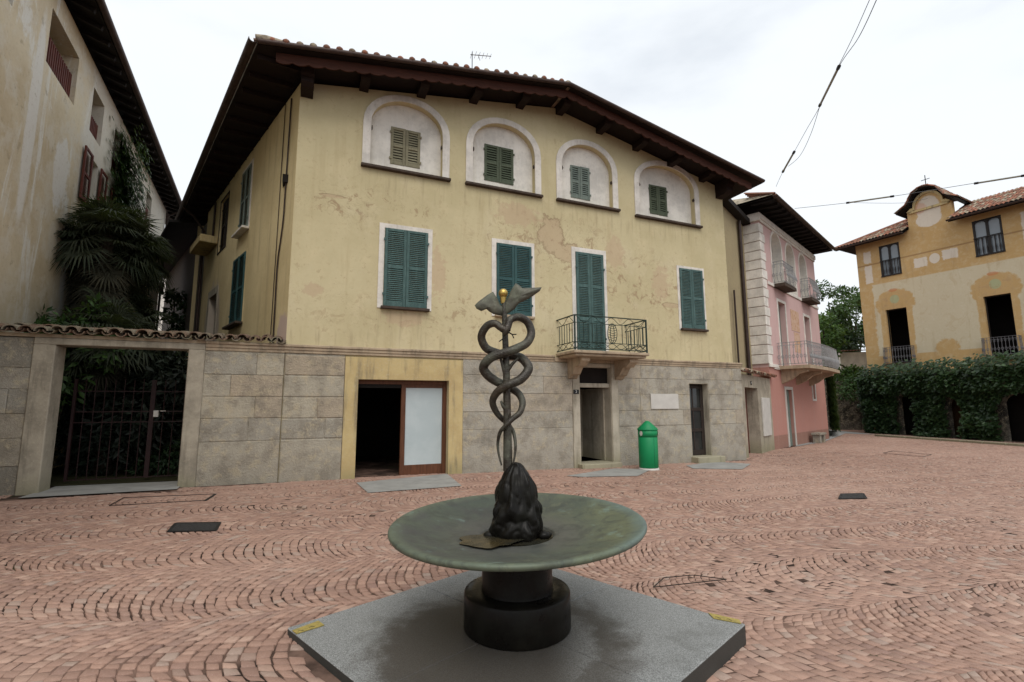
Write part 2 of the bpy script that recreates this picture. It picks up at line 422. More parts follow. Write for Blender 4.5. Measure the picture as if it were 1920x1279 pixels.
def paving_bed():
    t = NT('joint_sand'); n = t.noise(1.3, 4, .6); f = t.noise(30, 4, .7); w = t.noise(.42, 4, .6); w2 = t.noise(2.6, 4, .65)
    op = t.ramp(t.add(t.mul(w, .75), t.mul(w2, .45)), .46, .66)
    c = t.mix(op, (.20, .125, .095), (.032, .021, .016)); c = t.mix(t.mul(t.ramp(n, .62, .72), .7), c, (.055, .07, .022))
    far = t.ramp(t.xyz()[1], 30.0, 34.0); c = t.mix(far, c, (.37, .225, .17))
    t.bump(f, .5, .006); return t.done(c, .95, 0, .15)
M = {}
M['yellow'] = stucco_yellow(); M['side'] = stucco_side()
M['stone'] = stone_blocks('dressed_stone')
M['stone_pale'] = stone_blocks('pale_grey_stone', (.47, .43, .355), (.40, .37, .31), (.44, .36, .27))
M['stone_dark'] = stone_blocks('dark_weathered_stone', (.42, .39, .33), (.24, .22, .18), (.40, .34, .26))
M['tiles_old'] = None
M['mortar'] = plain('mortar', (.20, .18, .15), .95)
M['concrete'] = concrete_old('old_plaster'); M['pale_stone'] = concrete_old('pale_stone', (.50, .45, .36), (.36, .32, .25))
M['cornice'] = concrete_old('cornice_stone', (.46, .36, .25), (.30, .23, .16))
M['white'] = paint('white_render', (.80, .745, .67), (.45, .38, .30), .35, .85, 2.0)
M['niche'] = paint('niche_render', (.82, .775, .70), (.52, .46, .40), .25, .85, 1.6)
M['green'] = paint('blue_green_paint', (.034, .092, .092), (.13, .19, .18), .6, .6, 6.0)
M['green_faded'] = paint('faded_blue_green_paint', (.068, .128, .119), (.24, .30, .28), .85, .7, 6.0)
M['green_dull'] = paint('olive_green_paint', (.085, .105, .065), (.22, .23, .17), .5, .7, 4.0)
M['olive_grey'] = paint('bare_olive_wood', (.27, .245, .16), (.36, .32, .22), .6, .8, 4.0)
M['grey_green'] = paint('grey_green_paint', (.18, .22, .19), (.30, .30, .25), .6, .8, 4.0)
M['brown_shut'] = paint('red_brown_paint', (.13, .032, .02), (.2, .1, .07), .4, .7, 5.0)
M['dark_shut'] = paint('dark_brown_paint', (.035, .025, .02), (.1, .08, .06), .4, .7, 5.0)
M['sill'] = plain('dark_sill_stone', (.085, .06, .045), .85, 0, .4)
M['soffit'] = wood('soffit_boards', (.020, .011, .008)); M['beam'] = wood('beam_wood', (.024, .012, .009))
M['barge'] = wood('red_brown_board', (.075, .023, .012)); M['dark_wood'] = wood('dark_wood', (.016, .012, .010))
M['gutter'] = plain('gutter_copper', (.085, .055, .045), .55, .4, .4, 5)
M['pipe'] = plain('brown_pipe', (.055, .035, .028), .5, .2, .4, 5)
M['tiles'] = tiles_mat('roof_tiles'); M['tiles_warm'] = tiles_mat('warm_roof_tiles', 1.0)
M['tiles_old'] = tiles_mat('old_mossy_tiles', .8, True)
M['rail'] = paint('dark_green_iron', (.016, .036, .028), (.06, .05, .035), .35, .5, 8.0)
M['rail_grey'] = paint('grey_iron', (.33, .33, .33), (.48, .48, .48), .4, .5, 8.0)
M['iron_red'] = paint('red_iron', (.026, .009, .009), (.03, .018, .015), .35, .55, 8.0)
M['iron_dark'] = plain('black_iron', (.02, .02, .02), .55, .3, .4)
M['frame_wood'] = wood('varnished_wood', (.16, .062, .03), .5, 1.0, (8, 8, 1))
M['shopframe'] = concrete_old('ochre_plaster', (.56, .44, .22), (.47, .35, .17))
M['dark_int'] = plain('dark_room', (.018, .014, .012), .95, 0, .3, 2)
M['granite_slab'] = plain('granite_threshold', (.34, .335, .315), .75, 0, .25, 3)
M['plaque'] = plain('marble', (.62, .59, .54), .55, 0, .12, 4)
M['black'] = plain('black_enamel', (.012, .012, .013), .35, 0, .2); M['whitepaint'] = plain('white_enamel', (.75, .75, .72), .4, 0, .1)
M['paving'] = paving_sett(); M['bed'] = paving_bed()
# ================================================================== ground, sky, camera, light
def openness(x, y):
    v = .47+.55*mnoise.noise(Vector((x*.30, y*.30, 2.0)))+.42*mnoise.noise(Vector((x*1.1, y*1.1, 7.0)))
    return max(0.0, min(1.0, (v-.34)/.32))
def bedz(x, y): return .0035+.012*openness(x, y) if abs(x) < 40 and abs(y) < 50 else 0.0
def build_ground():
    def axis(lo, hi, s, far):
        a = [lo + s*i for i in range(int((hi-lo)/s)+1)]
        return [-far, -far*.4, -far*.15, lo-10] + a + [hi+10, hi+far*.15, far*.5, far]
    xs = axis(-14, 14, .35, 400); ys = axis(-4, 16, .35, 400)
    mb = MB(); n = len(ys)
    mb.add([(x, y, gz(x, y)-bedz(x, y)) for x in xs for y in ys], [(i*n+j, (i+1)*n+j, (i+1)*n+j+1, i*n+j+1) for i in range(len(xs)-1) for j in range(n-1)], True)
    tag(mb.build('ground', M['bed']), kind='structure')
build_ground()
SKIP = []      # ground polygons without setts
def sheet(name, pts, mat, dz=.004, kind='structure', parent=None, th=0):
    SKIP.append([(p[0], p[1]) for p in pts]); mb = MB(); n = len(pts); dz += .005
    if th:
        top = [(p[0], p[1], gz(p[0], p[1])+dz) for p in pts]; bot = [(x, y, z-th) for x, y, z in top]
        mb.add(top+bot, [tuple(range(n)), tuple(range(2*n-1, n-1, -1))]+[(i, (i+1) % n, n+(i+1) % n, n+i) for i in range(n)])
    else:
        mb.add([(p[0], p[1], gz(p[0], p[1])+dz) for p in pts], [tuple(range(n))])
    o = mb.build(name, mat)
    if kind: tag(o, kind=kind)
    return o
# camera
cd = bpy.data.cameras.new('camera'); co = bpy.data.objects.new('camera', cd); COL.objects.link(co)
cd.sensor_width = 36; cd.sensor_fit = 'HORIZONTAL'; cd.lens = F/1920*36; cd.clip_start = .05; cd.clip_end = 2000
mw = Matrix.Identity(4)
for i, v in enumerate((CX, CU, -_f)):
    for k in range(3): mw[k][i] = v[k]
mw[0][3], mw[1][3], mw[2][3] = CAM
co.matrix_world = mw; SC.camera = co
# world: overcast, a little pale blue low on the right
SUN_EL, SUN_AZ = radians(55), radians(172)      # azimuth clockwise from +Y (behind the camera)
wd = bpy.data.worlds.new('World'); SC.world = wd; wd.use_nodes = True
nt = wd.node_tree; nt.nodes.clear()
out = nt.nodes.new('ShaderNodeOutputWorld'); bg = nt.nodes.new('ShaderNodeBackground'); nt.links.new(bg.outputs[0], out.inputs[0])
sky = nt.nodes.new('ShaderNodeTexSky'); sky.sky_type = 'NISHITA'; sky.sun_disc = False
sky.sun_elevation = SUN_EL; sky.sun_rotation = SUN_AZ; sky.air_density = 1.2; sky.dust_density = 1.5
tc = nt.nodes.new('ShaderNodeTexCoord')
mp = nt.nodes.new('ShaderNodeMapping'); mp.inputs['Scale'].default_value = (1, 1, 2.6); nt.links.new(tc.outputs['Generated'], mp.inputs[0])
nz = nt.nodes.new('ShaderNodeTexNoise'); nz.inputs['Scale'].default_value = 1.7; nz.inputs['Detail'].default_value = 6; nt.links.new(mp.outputs[0], nz.inputs['Vector'])
rp = nt.nodes.new('ShaderNodeMapRange'); rp.interpolation_type = 'SMOOTHSTEP'; nt.links.new(nz.outputs[0], rp.inputs[0])
rp.inputs[1].default_value = .28; rp.inputs[2].default_value = .50; rp.inputs[3].default_value = .72; rp.inputs[4].default_value = 1.0
cr = nt.nodes.new('ShaderNodeMix'); cr.data_type = 'RGBA'; nz2 = nt.nodes.new('ShaderNodeTexNoise'); nz2.inputs['Scale'].default_value = 3.0; nz2.inputs['Detail'].default_value = 5
nt.links.new(mp.outputs[0], nz2.inputs['Vector']); nt.links.new(nz2.outputs[0], cr.inputs[0])
CL = 8.8
cr.inputs[6].default_value = (.89*CL, .945*CL, 1.0*CL, 1); cr.inputs[7].default_value = (.97*CL, 1.0*CL, 1.03*CL, 1)
mx = nt.nodes.new('ShaderNodeMix'); mx.data_type = 'RGBA'
nt.links.new(rp.outputs[0], mx.inputs[0]); nt.links.new(sky.outputs[0], mx.inputs[6]); nt.links.new(cr.outputs[2], mx.inputs[7])
nt.links.new(mx.outputs[2], bg.inputs[0]); bg.inputs[1].default_value = .1
sd = bpy.data.lights.new('sun', 'SUN'); so = bpy.data.objects.new('sun', sd); COL.objects.link(so)
sd.energy = 1.45; sd.angle = radians(40); sd.color = (1, .96, .9)
dv = Vector((sin(SUN_AZ)*cos(SUN_EL), cos(SUN_AZ)*cos(SUN_EL), sin(SUN_EL)))
so.rotation_euler = (-dv).to_track_quat('-Z', 'Y').to_euler(); so.location = (0, 0, 30)
SC.view_settings.view_transform = 'Standard'; SC.view_settings.look = 'None'; SC.view_settings.exposure = 0.25; SC.view_settings.gamma = 1
try:
    SC.cycles.max_bounces = 6; SC.cycles.use_denoising = True
except Exception: pass
# ------------------------------------------------------------------ survey frames
ANG = radians(23.05); P0 = gnd(540, 903)
FX = Vector((cos(ANG), sin(ANG), 0)); FY = Vector((-sin(ANG), cos(ANG), 0))
def fw(x, y, z=0): return P0 + FX*x + FY*y + Vector((0, 0, z))
SIDE = radians(-71.05)             # side wall direction relative to the facade frame
# ================================================================== helpers for building parts
def louvre_leaf(x0, x1, z0, z1, y, mids, th=.045, st=.075, slat=.05, gap=0.0, rnd=None):
    """a louvred shutter leaf in the xz plane, face at y, with rails at the given heights"""
    mb = MB()
    mb.box(x0, x0+st, y, y+th, z0, z1, .006); mb.box(x1-st, x1, y, y+th, z0, z1, .006)
    zs = [z0] + [z0+(z1-z0)*m for m in mids] + [z1]
    rails = []
    for i, z in enumerate(zs):
        h = st*1.5 if i == 0 else st
        a = z if i == 0 else (z-h if i == len(zs)-1 else z-h/2)
        mb.box(x0+st+.001, x1-st-.001, y+.002, y+th-.002, a, a+h, .005); rails.append((a, a+h))
    for (a, b) in zip(rails[:-1], rails[1:]):
        lo, hi = a[1], b[0]; n = max(2, int((hi-lo)/slat)); dz = (hi-lo)/n
        for k in range(n):
            zc = lo + dz*(k+.5); j = R.uniform(-.003, .003)
            mb.add([(x0+st, y+.004, zc-dz*.46+j), (x1-st, y+.004, zc-dz*.46-j), (x1-st, y+th-.008, zc+dz*.36-j), (x0+st, y+th-.008, zc+dz*.36+j),
                    (x0+st, y+.004, zc-dz*.46+.009+j), (x1-st, y+.004, zc-dz*.46+.009-j), (x1-st, y+th-.008, zc+dz*.36+.009), (x0+st, y+th-.008, zc+dz*.36+.009)],
                   [(0, 1, 2, 3), (7, 6, 5, 4), (0, 4, 5, 1), (3, 2, 6, 7)])
    return mb
def shutter_pair(x0, x1, z0, z1, y, mids, mat, parent, names='shutter', loc=None, rz=0, slat=.05, st=.075, backing=True, tilt=0.0):
    xm = (x0+x1)/2; out_ = []
    for a, b in ((x0, xm-.003), (xm+.003, x1)):
        mb = louvre_leaf(a, b, z0+R.uniform(-.008, .008), z1+R.uniform(-.008, .008), y+R.uniform(0, .006), mids, st=st, slat=slat)
        # hinges
        hx = a if a == x0 else b
        for k in (.15, .85):
            mb.box(hx-.03, hx+.03, y-.012, y+.006, z0+(z1-z0)*k-.03, z0+(z1-z0)*k+.03, .003)
        out_.append(mb.build(names, mat, parent, loc, rz))
    return out_
def blocks(mb, x0, x1, zs, lens, y=-.045, back=0.0, holes=(), seed=1, gap=.007, c=.010):
    """courses of dressed blocks between heights zs, skipping holes (x0,x1,z0,z1)"""
    rr = random.Random(seed)
    for i in range(len(zs)-1):
        za, zb = zs[i], zs[i+1]
        segs = [(x0, x1)]
        for (hx0, hx1, hz0, hz1) in holes:
            if hz0 < zb-.02 and hz1 > za+.02:
                segs = [s for (a, b) in segs for s in ((a, min(b, hx0)), (max(a, hx1), b)) if s[1]-s[0] > .03]
        for a, b in segs:
            x = a
            while x < b-.01:
                L = rr.uniform(*lens[min(i, len(lens)-1)]); e = x+L
                if e > b-.25: e = b
                d = rr.uniform(-.006, .006)
                mb.box(x+gap/2, e-gap/2, y+d, back, za+gap/2, zb-gap/2, c)
                x = e
def scallop(xz0, xz1, depth, n):
    """lower edge of a scalloped board between two (x,z) points"""
    pts = []
    for i in range(n):
        for k in range(5):
            t = (i+k/5)/n
            x = xz0[0]+(xz1[0]-xz0[0])*t; z = xz0[1]+(xz1[1]-xz0[1])*t
            pts.append((x, z - depth*sin(pi*(k/5))**.7))
    pts.append(xz1); return pts
# ================================================================== MAIN HOUSE
house = thing('yellow_house', 'large yellow house with peeling stucco, four white arched niches, blue green shutters and stone base', 'house', P0, ANG)
shop = (1.38, 3.56, -.6, 2.24); dr1 = (7.33, 8.38, -.6, 2.70); dr2 = (11.28, 12.06, -.6, 2.29)
AR = [(1.27, 3.50, 7.55, 8.72, .92), (3.96, 6.22, 7.56, 8.72, .95), (6.72, 8.87, 7.56, 8.72, .90), (9.50, 12.14, 7.50, 8.70, .84)]
AW = .19
def niche_in(a): return archpts(a[0]+AW, a[1]-AW, a[2]+.02, a[3], a[4]-AW*.85, 16, 2.06)
mb = MB()
mb.wall([(-.2, -.6), (13.22, -.6), (13.22, 9.05), (6.7, 10.42), (-.2, 9.35)], [rect(*shop), rect(*dr1), rect(*dr2)]+[niche_in(a) for a in AR], 0, .45)
mb.build('front_wall', M['yellow'], house)
# side wall in its own frame: local x negative runs away along the alley
sl, sr = (-.2, 0, 0), SIDE
mb = MB(); mb.wall([(-10.6, -.6), (0, -.6), (0, 9.35), (-10.6, 9.35)], [rect(-9.0, -7.75, 2.0, 5.55), rect(-8.15, -6.95, 7.05, 8.95)], .0, .4)
mb.build('side_wall', M['side'], house, sl, sr)
mb = MB(); mb.box(12.78, 13.22, .46, 11.3, -.6, 8.95); mb.box(-4.2, 13.22, 11.31, 11.7, -.6, 9.2)
mb.build('rear_wall', M['side'], house)
mb = MB(); mb.box(-.5, 12.7, .5, 10.8, 7.0, 7.2); mb.box(.6, 4.6, 4.8, 4.9, -.5, 3); mb.box(4.62, 4.7, .5, 4.8, -.5, 3); mb.box(.5, .58, .5, 4.8, -.5, 3)
mb.box(8.9, 9.0, .5, 4.0, -.5, 3.2); mb.box(6.9, 7.0, .5, 4.0, -.5, 3.2); mb.box(6.8, 12.7, 3.2, 3.3, -.5, 3.2); mb.box(-.2, 12.7, .5, 5, 3.2, 3.3)
mb.build('interior', M['dark_int'], house)
# --- stone base
mb = MB()
holes = [(1.08, 3.92, -1, 2.74), (7.10, 8.62, -1, 3), (11.28, 12.06, -1, 2.29)]
zsL = [-.4, .90, 1.35, 1.82, 2.30, 2.76]; zsR = [-.4, 1.01, 1.46, 1.93, 2.40, 2.80]
blocks(mb, -.2, 1.08, zsL, [(2.2, 3), (.7, 1.2)], seed=3, gap=.012, c=.018); mb.box(-.19, 1.07, -.03, -.002, -.6, 2.79); mb.build('stone_base', M['stone'], house)
mb = MB(); blocks(mb, 3.92, 7.10, zsR, [(3.2, 4), (1.2, 2.4)], seed=5, gap=.005); mb.box(3.93, 7.09, -.03, -.002, -.6, 2.79); mb.build('stone_base', M['stone_pale'], house)
mb = MB(); blocks(mb, 8.62, 13.52, zsR, [(3.2, 4), (.7, 1.6)], holes=holes, seed=8); mb.wall([(8.63, -.6), (13.5, -.6), (13.5, 2.79), (8.63, 2.79)], [rect(11.27, 12.07, -.59, 2.3)], -.03, -.002)
base = mb.build('stone_base', M['stone_pale'], house)
mb = MB()
for a, b in ((-.22, 6.55), (9.05, 13.56)):
    mb.box(a, b, -.10, 0, 2.93, 2.99, .01); mb.box(a, b, -.075, 0, 2.865, 2.93, .006); mb.box(a, b, -.055, 0, 2.80, 2.865, .006)
mb.box(6.55, 9.05, -.06, 0, 2.815, 2.935, .006)
mb.build('string_course', M['cornice'], house)
# right end of the wall (return of the stone base)
mb = MB(); blocks(mb, 0, .8, zsR, [(2, 3), (1, 2)], y=-.29, back=-.002, seed=9); mb.build('base_return', M['stone_pale'], house, (13.22, .0, 0), pi/2)
# --- shop front
mb = MB()
mb.ring([(1.08, -.5), (3.92, -.5), (3.92, 2.76), (1.08, 2.76)], [(1.38, -.5), (3.56, -.5), (3.56, 2.24), (1.38, 2.24)], -.05, -.001)
ss = mb.build('shop_surround', M['shopframe'], house)
door = MB()
y0 = .16
door.box(1.38, 3.56, y0, y0+.09, 2.14, 2.24, .005); door.box(2.42, 2.53, y0, y0+.09, -.08, 2.14, .006); door.box(3.45, 3.56, y0, y0+.09, -.08, 2.14, .006)
door.box(2.53, 3.45, y0+.02, y0+.07, -.08, .20, .006); door.box(2.53, 3.45, y0+.02, y0+.07, 2.06, 2.14, .004)
dfr = door.build('shop_door', M['frame_wood'], house)
t = NT('papered_glass'); n = t.noise(1.5, 5); X, Y, Z = t.xyz()
ln = t.mul(t.ramp(t.noise(3, 5, .7, vec=t.scale(t.obj, (.6, 1, 14))), .62, .68), .35)
c = t.mix(t.ramp(n, .35, .65), (.50, .555, .56), (.43, .49, .50)); c = t.mix(ln, c, (.36, .41, .42)); M['papered'] = t.done(c, .25, 0, .5)
mb = MB(); mb.box(2.53, 3.45, y0+.035, y0+.05, .20, 2.06); mb.build('glass_pane', M['papered'], dfr)
mb = MB(); mb.box(1.38, 3.56, -.12, .30, -.6, -.055, .01); mb.build('threshold', M['granite_slab'], house)
mb = MB(); mb.box(1.42, 2.42, y0+.02, y0+.08, 2.05, 2.14); mb.build('door_head', M['dark_wood'], dfr)
# --- main door
mb = MB()
mb.box(7.10, 7.33, -.065, .0, -.5, 2.80, .012); mb.box(8.38, 8.62, -.065, 0, -.5, 2.80, .012); mb.box(7.33, 8.38, -.062, 0, 2.70, 2.80, .006)
mb.box(7.33, 8.38, .02, .14, 2.12, 2.24, .008)
dsur = mb.build('door_surround', M['pale_stone'], house)
mb = MB(); mb.box(7.22, 8.5, -.30, .44, -.5, .03, .015); mb.build('doorstep', M['pale_stone'], house)
mb = MB(); mb.box(7.34, 7.40, .18, 1.25, .04, 2.12, .006); mb.build('door_leaf', M['dark_wood'], house)
mb = MB(); mb.box(8.32, 8.38, .30, 1.5, .04, 2.12); mb.box(7.95, 8.38, 1.5, 1.55, .04, 2.12); mb.build('passage_wall', M['concrete'], house)
mb = MB(); mb.box(7.34, 8.37, .12, .14, 2.25, 2.69); mb.build('transom_pane', M['dark_int'], house)
mb = MB(); mb.box(7.11, 7.29, -.078, -.064, 1.93, 2.05, .004); npl = mb.build('number_plate', M['black'], house)
def text(s, size, mat, parent, loc, rot=(pi/2, 0, 0), ext=.002, name='numeral'):
    cu = bpy.data.curves.new(name, 'FONT'); cu.body = s; cu.size = size; cu.extrude = ext; cu.align_x = 'CENTER'; cu.align_y = 'CENTER'
    tmp = bpy.data.objects.new(name, cu); COL.objects.link(tmp)
    dg = bpy.context.evaluated_depsgraph_get(); me = bpy.data.meshes.new_from_object(tmp.evaluated_get(dg))
    bpy.data.objects.remove(tmp); me.materials.clear(); me.materials.append(mat); me.name = name
    o = bpy.data.objects.new(name, me); COL.objects.link(o); o.parent = parent; o.location = loc; o.rotation_euler = rot; return o
text('2', .10, M['whitepaint'], npl, (7.20, -.080, 1.99))
# --- stone reveals of both doors
for (a, b, zt) in ((7.33, 8.38, 2.70), (11.28, 12.06, 2.29)):
    for (xa, xb) in ((a-.0, a+.012), (b-.012, b)):
        mb = MB(); mb.box(xa, xb, -.028, .44, -.5, zt-.013); mb.build('door_reveal', M['pale_stone'], house)
    mb = MB(); mb.box(a, b, -.028, .44, zt-.012, zt); mb.build('door_reveal', M['pale_stone'], house)
# --- narrow door
mb = MB(); y0 = .20
mb.box(11.29, 11.40, y0, y0+.06, .06, 2.28, .004); mb.box(11.93, 12.05, y0, y0+.06, .06, 2.28, .004)
for z in (.06, .78, 1.43, 2.14): mb.box(11.40, 11.93, y0, y0+.06, z, z+.10 if z != .06 else .22, .004)
mb.box(11.60, 11.64, y0+.01, y0+.05, .22, 2.14)
nd = mb.build('narrow_door', M['dark_shut'], house)
t = NT('dark_glass'); M['dark_glass'] = t.done(t.mix(t.noise(3, 3), (.012, .014, .014), (.04, .042, .04)), .08, 0, .5)
mb = MB(); mb.box(11.40, 11.93, y0+.025, y0+.032, .22, 2.14); mb.build('glass_pane', M['dark_glass'], nd)
mb = MB(); mb.box(11.22, 12.3, -.34, .2, -.5, .05, .015); mb.build('doorstep', M['pale_stone'], house)
mb = MB(); mb.box(9.76, 10.80, -.075, -.05, 1.50, 1.95, .004); pq = mb.build('wall_plaque', M['plaque'], house)
# --- arched niches
def shut_mids(k): return [j/k for j in range(1, k)]
SH = [(1.98, 2.75, 7.80, 8.82, 'olive_grey'), (4.55, 5.43, 7.83, 8.90, 'green_dull'), (7.30, 7.97, 7.80, 8.83, 'olive_grey'), (10.22, 10.93, 7.74, 8.74, 'green_dull')]
SM = ['olive_grey', 'green_dull', 'grey_green', 'green_dull']
for i, a in enumerate(AR):
    o_ = archpts(a[0], a[1], a[2]+.02, a[3], a[4], 16, 2.06)
    mb = MB(); mb.ring(o_, niche_in(a), -.03, .0)
    nf = mb.build('arched_niche', M['white'], house)
    s = SH[i]
    mb = MB(); mb.wall(niche_in(a), [rect(s[0]+.02, s[1]-.02, s[2]+.02, s[3]-.02)], .17, .26); mb.build('niche_panel', M['niche'], nf)
    shutter_pair(s[0], s[1], s[2], s[3], .145, [.5], M[SM[i]], nf, slat=.062, st=.07)
    mb = MB(); mb.box(a[0]-.02, a[1]+.03, -.11, .16, a[2]-.055, a[2]+.018, .012); mb.build('sill', M['sill'], nf)
    for (x, z) in ((a[0]+AW+.03, a[3]-.12), (a[1]-AW-.03, a[3]-.28)):
        mb = MB(); mb.bar((x, -.02, z), (x, .05, z-.03), .02, .1); mb.build('shutter_catch', M['sill'], nf)
    mb = MB(); mb.box(s[0]+.03, s[1]-.03, .235, .25, s[2]+.03, s[3]-.03); mb.build('window_void', M['dark_int'], nf)
# --- shuttered windows of the first floor
W2 = [(1.75, 3.08, 3.98, 6.12, 1.89, 2.96, 4.03, 6.0, 'green_faded'), (4.71, 5.98, 3.98, 6.12, 4.85, 5.88, 4.03, 6.0, 'green'), (11.04, 12.17, 3.98, 6.07, 11.14, 12.09, 4.03, 5.98, 'green_faded')]
for k, w in enumerate(W2):
    mb = MB(); mb.ring(rect(w[0], w[1], w[2], w[3]), rect(w[4]-.01, w[5]+.01, w[6]-.005, w[7]+.01), -.018, .0)
    wf = mb.build('window', M['white'], house)
    shutter_pair(w[4], w[5], w[6], w[7], -.05, [.5], M[w[8]], wf, slat=.048, st=.07)
    mb = MB(); mb.box(w[4]-.06, w[5]+.06, -.12, -.0, w[6]-.075, w[6]-.008, .01); mb.build('sill', M['sill'] if k != 1 else M['cornice'], wf)
# --- balcony and its door
mb = MB(); mb.ring(rect(7.18, 8.36, 3.06, 6.20), rect(7.30, 8.26, 3.07, 6.06), -.018, 0.0); bw = mb.build('window', M['white'], house)
shutter_pair(7.31, 8.25, 3.08, 6.05, -.05, [.33, .66], M['green_faded'], bw, slat=.048, st=.08)
bal = MB(); bx0, bx1, bd = 6.62, 9.02, 1.02
bal.box(bx0, bx1, -bd, -.0, 2.97, 3.05, .015); bal.box(bx0+.06, bx1-.06, -bd+.06, -.0, 2.90, 2.97, .02)
bo = bal.build('balcony', M['cornice'], house)
for x in (6.95, 8.50):
    mb = MB(); pr = [(-.02, 2.90), (-.80, 2.90), (-.82, 2.80), (-.70, 2.72), (-.62, 2.66), (-.50, 2.68), (-.40, 2.58), (-.30, 2.46), (-.20, 2.44), (-.12, 2.36), (-.02, 2.34)]
    mb.prismx(pr, x, x+.26); mb.build('bracket', M['cornice'], bo, bevel=.01)
rl = MB(); z0, z1 = 3.10, 3.98
cor = [(bx0+.05, -.0), (bx0+.05, -bd+.05), (bx1-.05, -bd+.05), (bx1-.05, -.0)]
for (a, b) in zip(cor[:-1], cor[1:]):
    A = Vector((a[0], a[1], 0)); B = Vector((b[0], b[1], 0)); L = (B-A).length; d = (B-A)/L
    rl.bar(A+Vector((0, 0, z1)), B+Vector((0, 0, z1)), .045, .022); rl.bar(A+Vector((0, 0, z1-.20)), B+Vector((0, 0, z1-.20)), .016)
    rl.bar(A+Vector((0, 0, z0)), B+Vector((0, 0, z0)), .03, .02); rl.bar(A+Vector((0, 0, z0+.17)), B+Vector((0, 0, z0+.17)), .022, .016)
    n = max(3, int(L/.135)); mid = L/2
    for k in range(1, n):
        s_ = L*k/n
        if L > 2 and abs(s_-mid-.02) < .20: continue
        q = A+d*s_; rl.bar(q+Vector((0, 0, z0+.17)), q+Vector((0, 0, z1-.2)), .014)
    # wavy bands above and below the balusters
    for (za, zb) in ((z1-.20, z1), (z0, z0+.17)):
        m = max(2, round(L/.30))
        for ph in (0, 1):
            pts = [A+d*(L*q/(m*8)) + Vector((0, 0, (za+zb)/2 + (zb-za)*.42*cos(pi*q/8+ph*pi)*(1 if za < 3.5 or ph == 0 else 0.0))) for q in range(m*8+1)]
            if za > 3.5 and ph == 1: continue
            rl.tube(pts, .008, 5)
    if L > 2:   # oval medallion with leaf
        c0 = A+d*(mid+.02)
        for (rx, rz) in ((.15, .27), (.06, .25)):
            rl.tube([c0+d*(rx*cos(t_*pi/12))+Vector((0, 0, (z0+z1)/2+rz*sin(t_*pi/12))) for t_ in range(25)], .010, 5)
        for k in range(-3, 4):
            zz = (z0+z1)/2+k*.065; rl.tube([c0+d*(-.12)+Vector((0, 0, zz+.03)), c0+Vector((0, 0, zz)), c0+d*.12+Vector((0, 0, zz+.03))], .008, 5)
for (x, y) in cor[1:3]: rl.bar((x, y, z0-.05), (x, y, z1+.01), .035)
rl.build('railing', M['rail'], bo)
# --- side wall windows
def sidepart(mb, name, mat, parent=None): return mb.build(name, mat, parent or house, sl, sr)
mb = MB(); mb.ring(rect(-5.5, -3.98, 4.02, 6.2), rect(-5.44, -4.04, 4.05, 6.15), -.012, 0); sw = sidepart(mb, 'window', M['side'])
shutter_pair(-5.43, -4.05, 4.06, 6.14, -.05, [.5], M['green'], sw)
mb = MB(); mb.box(-5.55, -3.95, -.2, 0, 3.97, 4.04, .01); mb.build('sill', M['sill'], sw)
mb = MB(); mb.ring(rect(-5.2, -3.95, 6.86, 9.0), rect(-5.08, -4.08, 6.9, 8.9), -.012, 0); sw = sidepart(mb, 'window', M['white'])
shutter_pair(-5.08, -4.08, 6.9, 8.88, -.05, [.5], M['grey_green'], sw)
mb = MB(); mb.box(-5.2, -3.95, -.2, 0, 6.80, 6.87, .01); mb.build('sill', M['white'], sw)
mb = MB(); mb.ring(rect(-8.2, -6.9, 7.0, 9.0), rect(-8.15, -6.95, 7.05, 8.95), -.02, 0); sw = sidepart(mb, 'window', M['dark_shut'])
shutter_pair(-8.14, -6.96, 7.06, 8.94, .05, [.5], M['dark_shut'], sw)
mb = MB(); mb.ring(rect(-9.2, -7.55, 1.9, 5.8), rect(-9.0, -7.75, 2.0, 5.55), -.015, 0); sw = sidepart(mb, 'window', M['concrete'])
mb = MB(); mb.box(-8.99, -7.76, .2, .24, 2.0, 5.54); mb.build('pane', M['dark_glass'], sw)
mb = MB(); mb.box(-10.3, -8.3, -.55, 0, 7.45, 7.72, .02); sidepart(mb, 'wall_box', M['shopframe'])
mb = MB()
mb.tube([(-.55, -.03, 9.2), (-.62, -.03, 6.2), (-.66, -.03, 5.9), (-.86, -.03, 5.2), (-.89, -.03, 4.9), (-.86, -.03, 3.0)], .018, 6); sidepart(mb, 'wall_cable', M['pipe']); mb = MB(); mb.tube([(-1.05, -.02, 9.3), (-1.12, -.02, 3.1)], .010, 5); sidepart(mb, 'wall_cable', M['pipe'])
mb = MB(); mb.tube([(-8.9, -.06, 9.2), (-8.95, -.06, 7.7)], .04, 6); sidepart(mb, 'downpipe', M['pipe'])
mb = MB(); mb.tube([(-10.35, -.9, 9.25), (-10.4, -.5, 9.0), (-10.45, -.12, 8.5), (-10.45, -.10, .0)], .05, 8); sidepart(mb, 'downpipe', M['pipe'])
# --- roof: gable front, ridge over the middle, eave along the alley
OV = 1.0                                      # verge overhang
LT, AP, RT = (-1.05, 9.36), (6.66, 10.46), (14.02, 8.96)   # (x, z) of the roof slab underside on the verge
BK = 12.0; LB = (-5.05, 9.36)
def roofslab(th0, th1, ins=0.0):
    vs = [(LT[0], -OV+ins, LT[1]), (AP[0], -OV+ins, AP[1]), (RT[0], -OV+ins, RT[1]), (LB[0], BK, LB[1]), (AP[0], BK, AP[1]), (RT[0], BK, RT[1])]
    vs = [(x, y, z+th0) for x, y, z in vs]+[(x, y, z+th1) for x, y, z in vs]
    return vs, [(0, 1, 4, 3), (1, 2, 5, 4), (6, 9, 10, 7), (7, 10, 11, 8), (0, 6, 7, 1), (1, 7, 8, 2), (3, 4, 10, 9), (4, 5, 11, 10), (0, 3, 9, 6), (2, 8, 11, 5)]
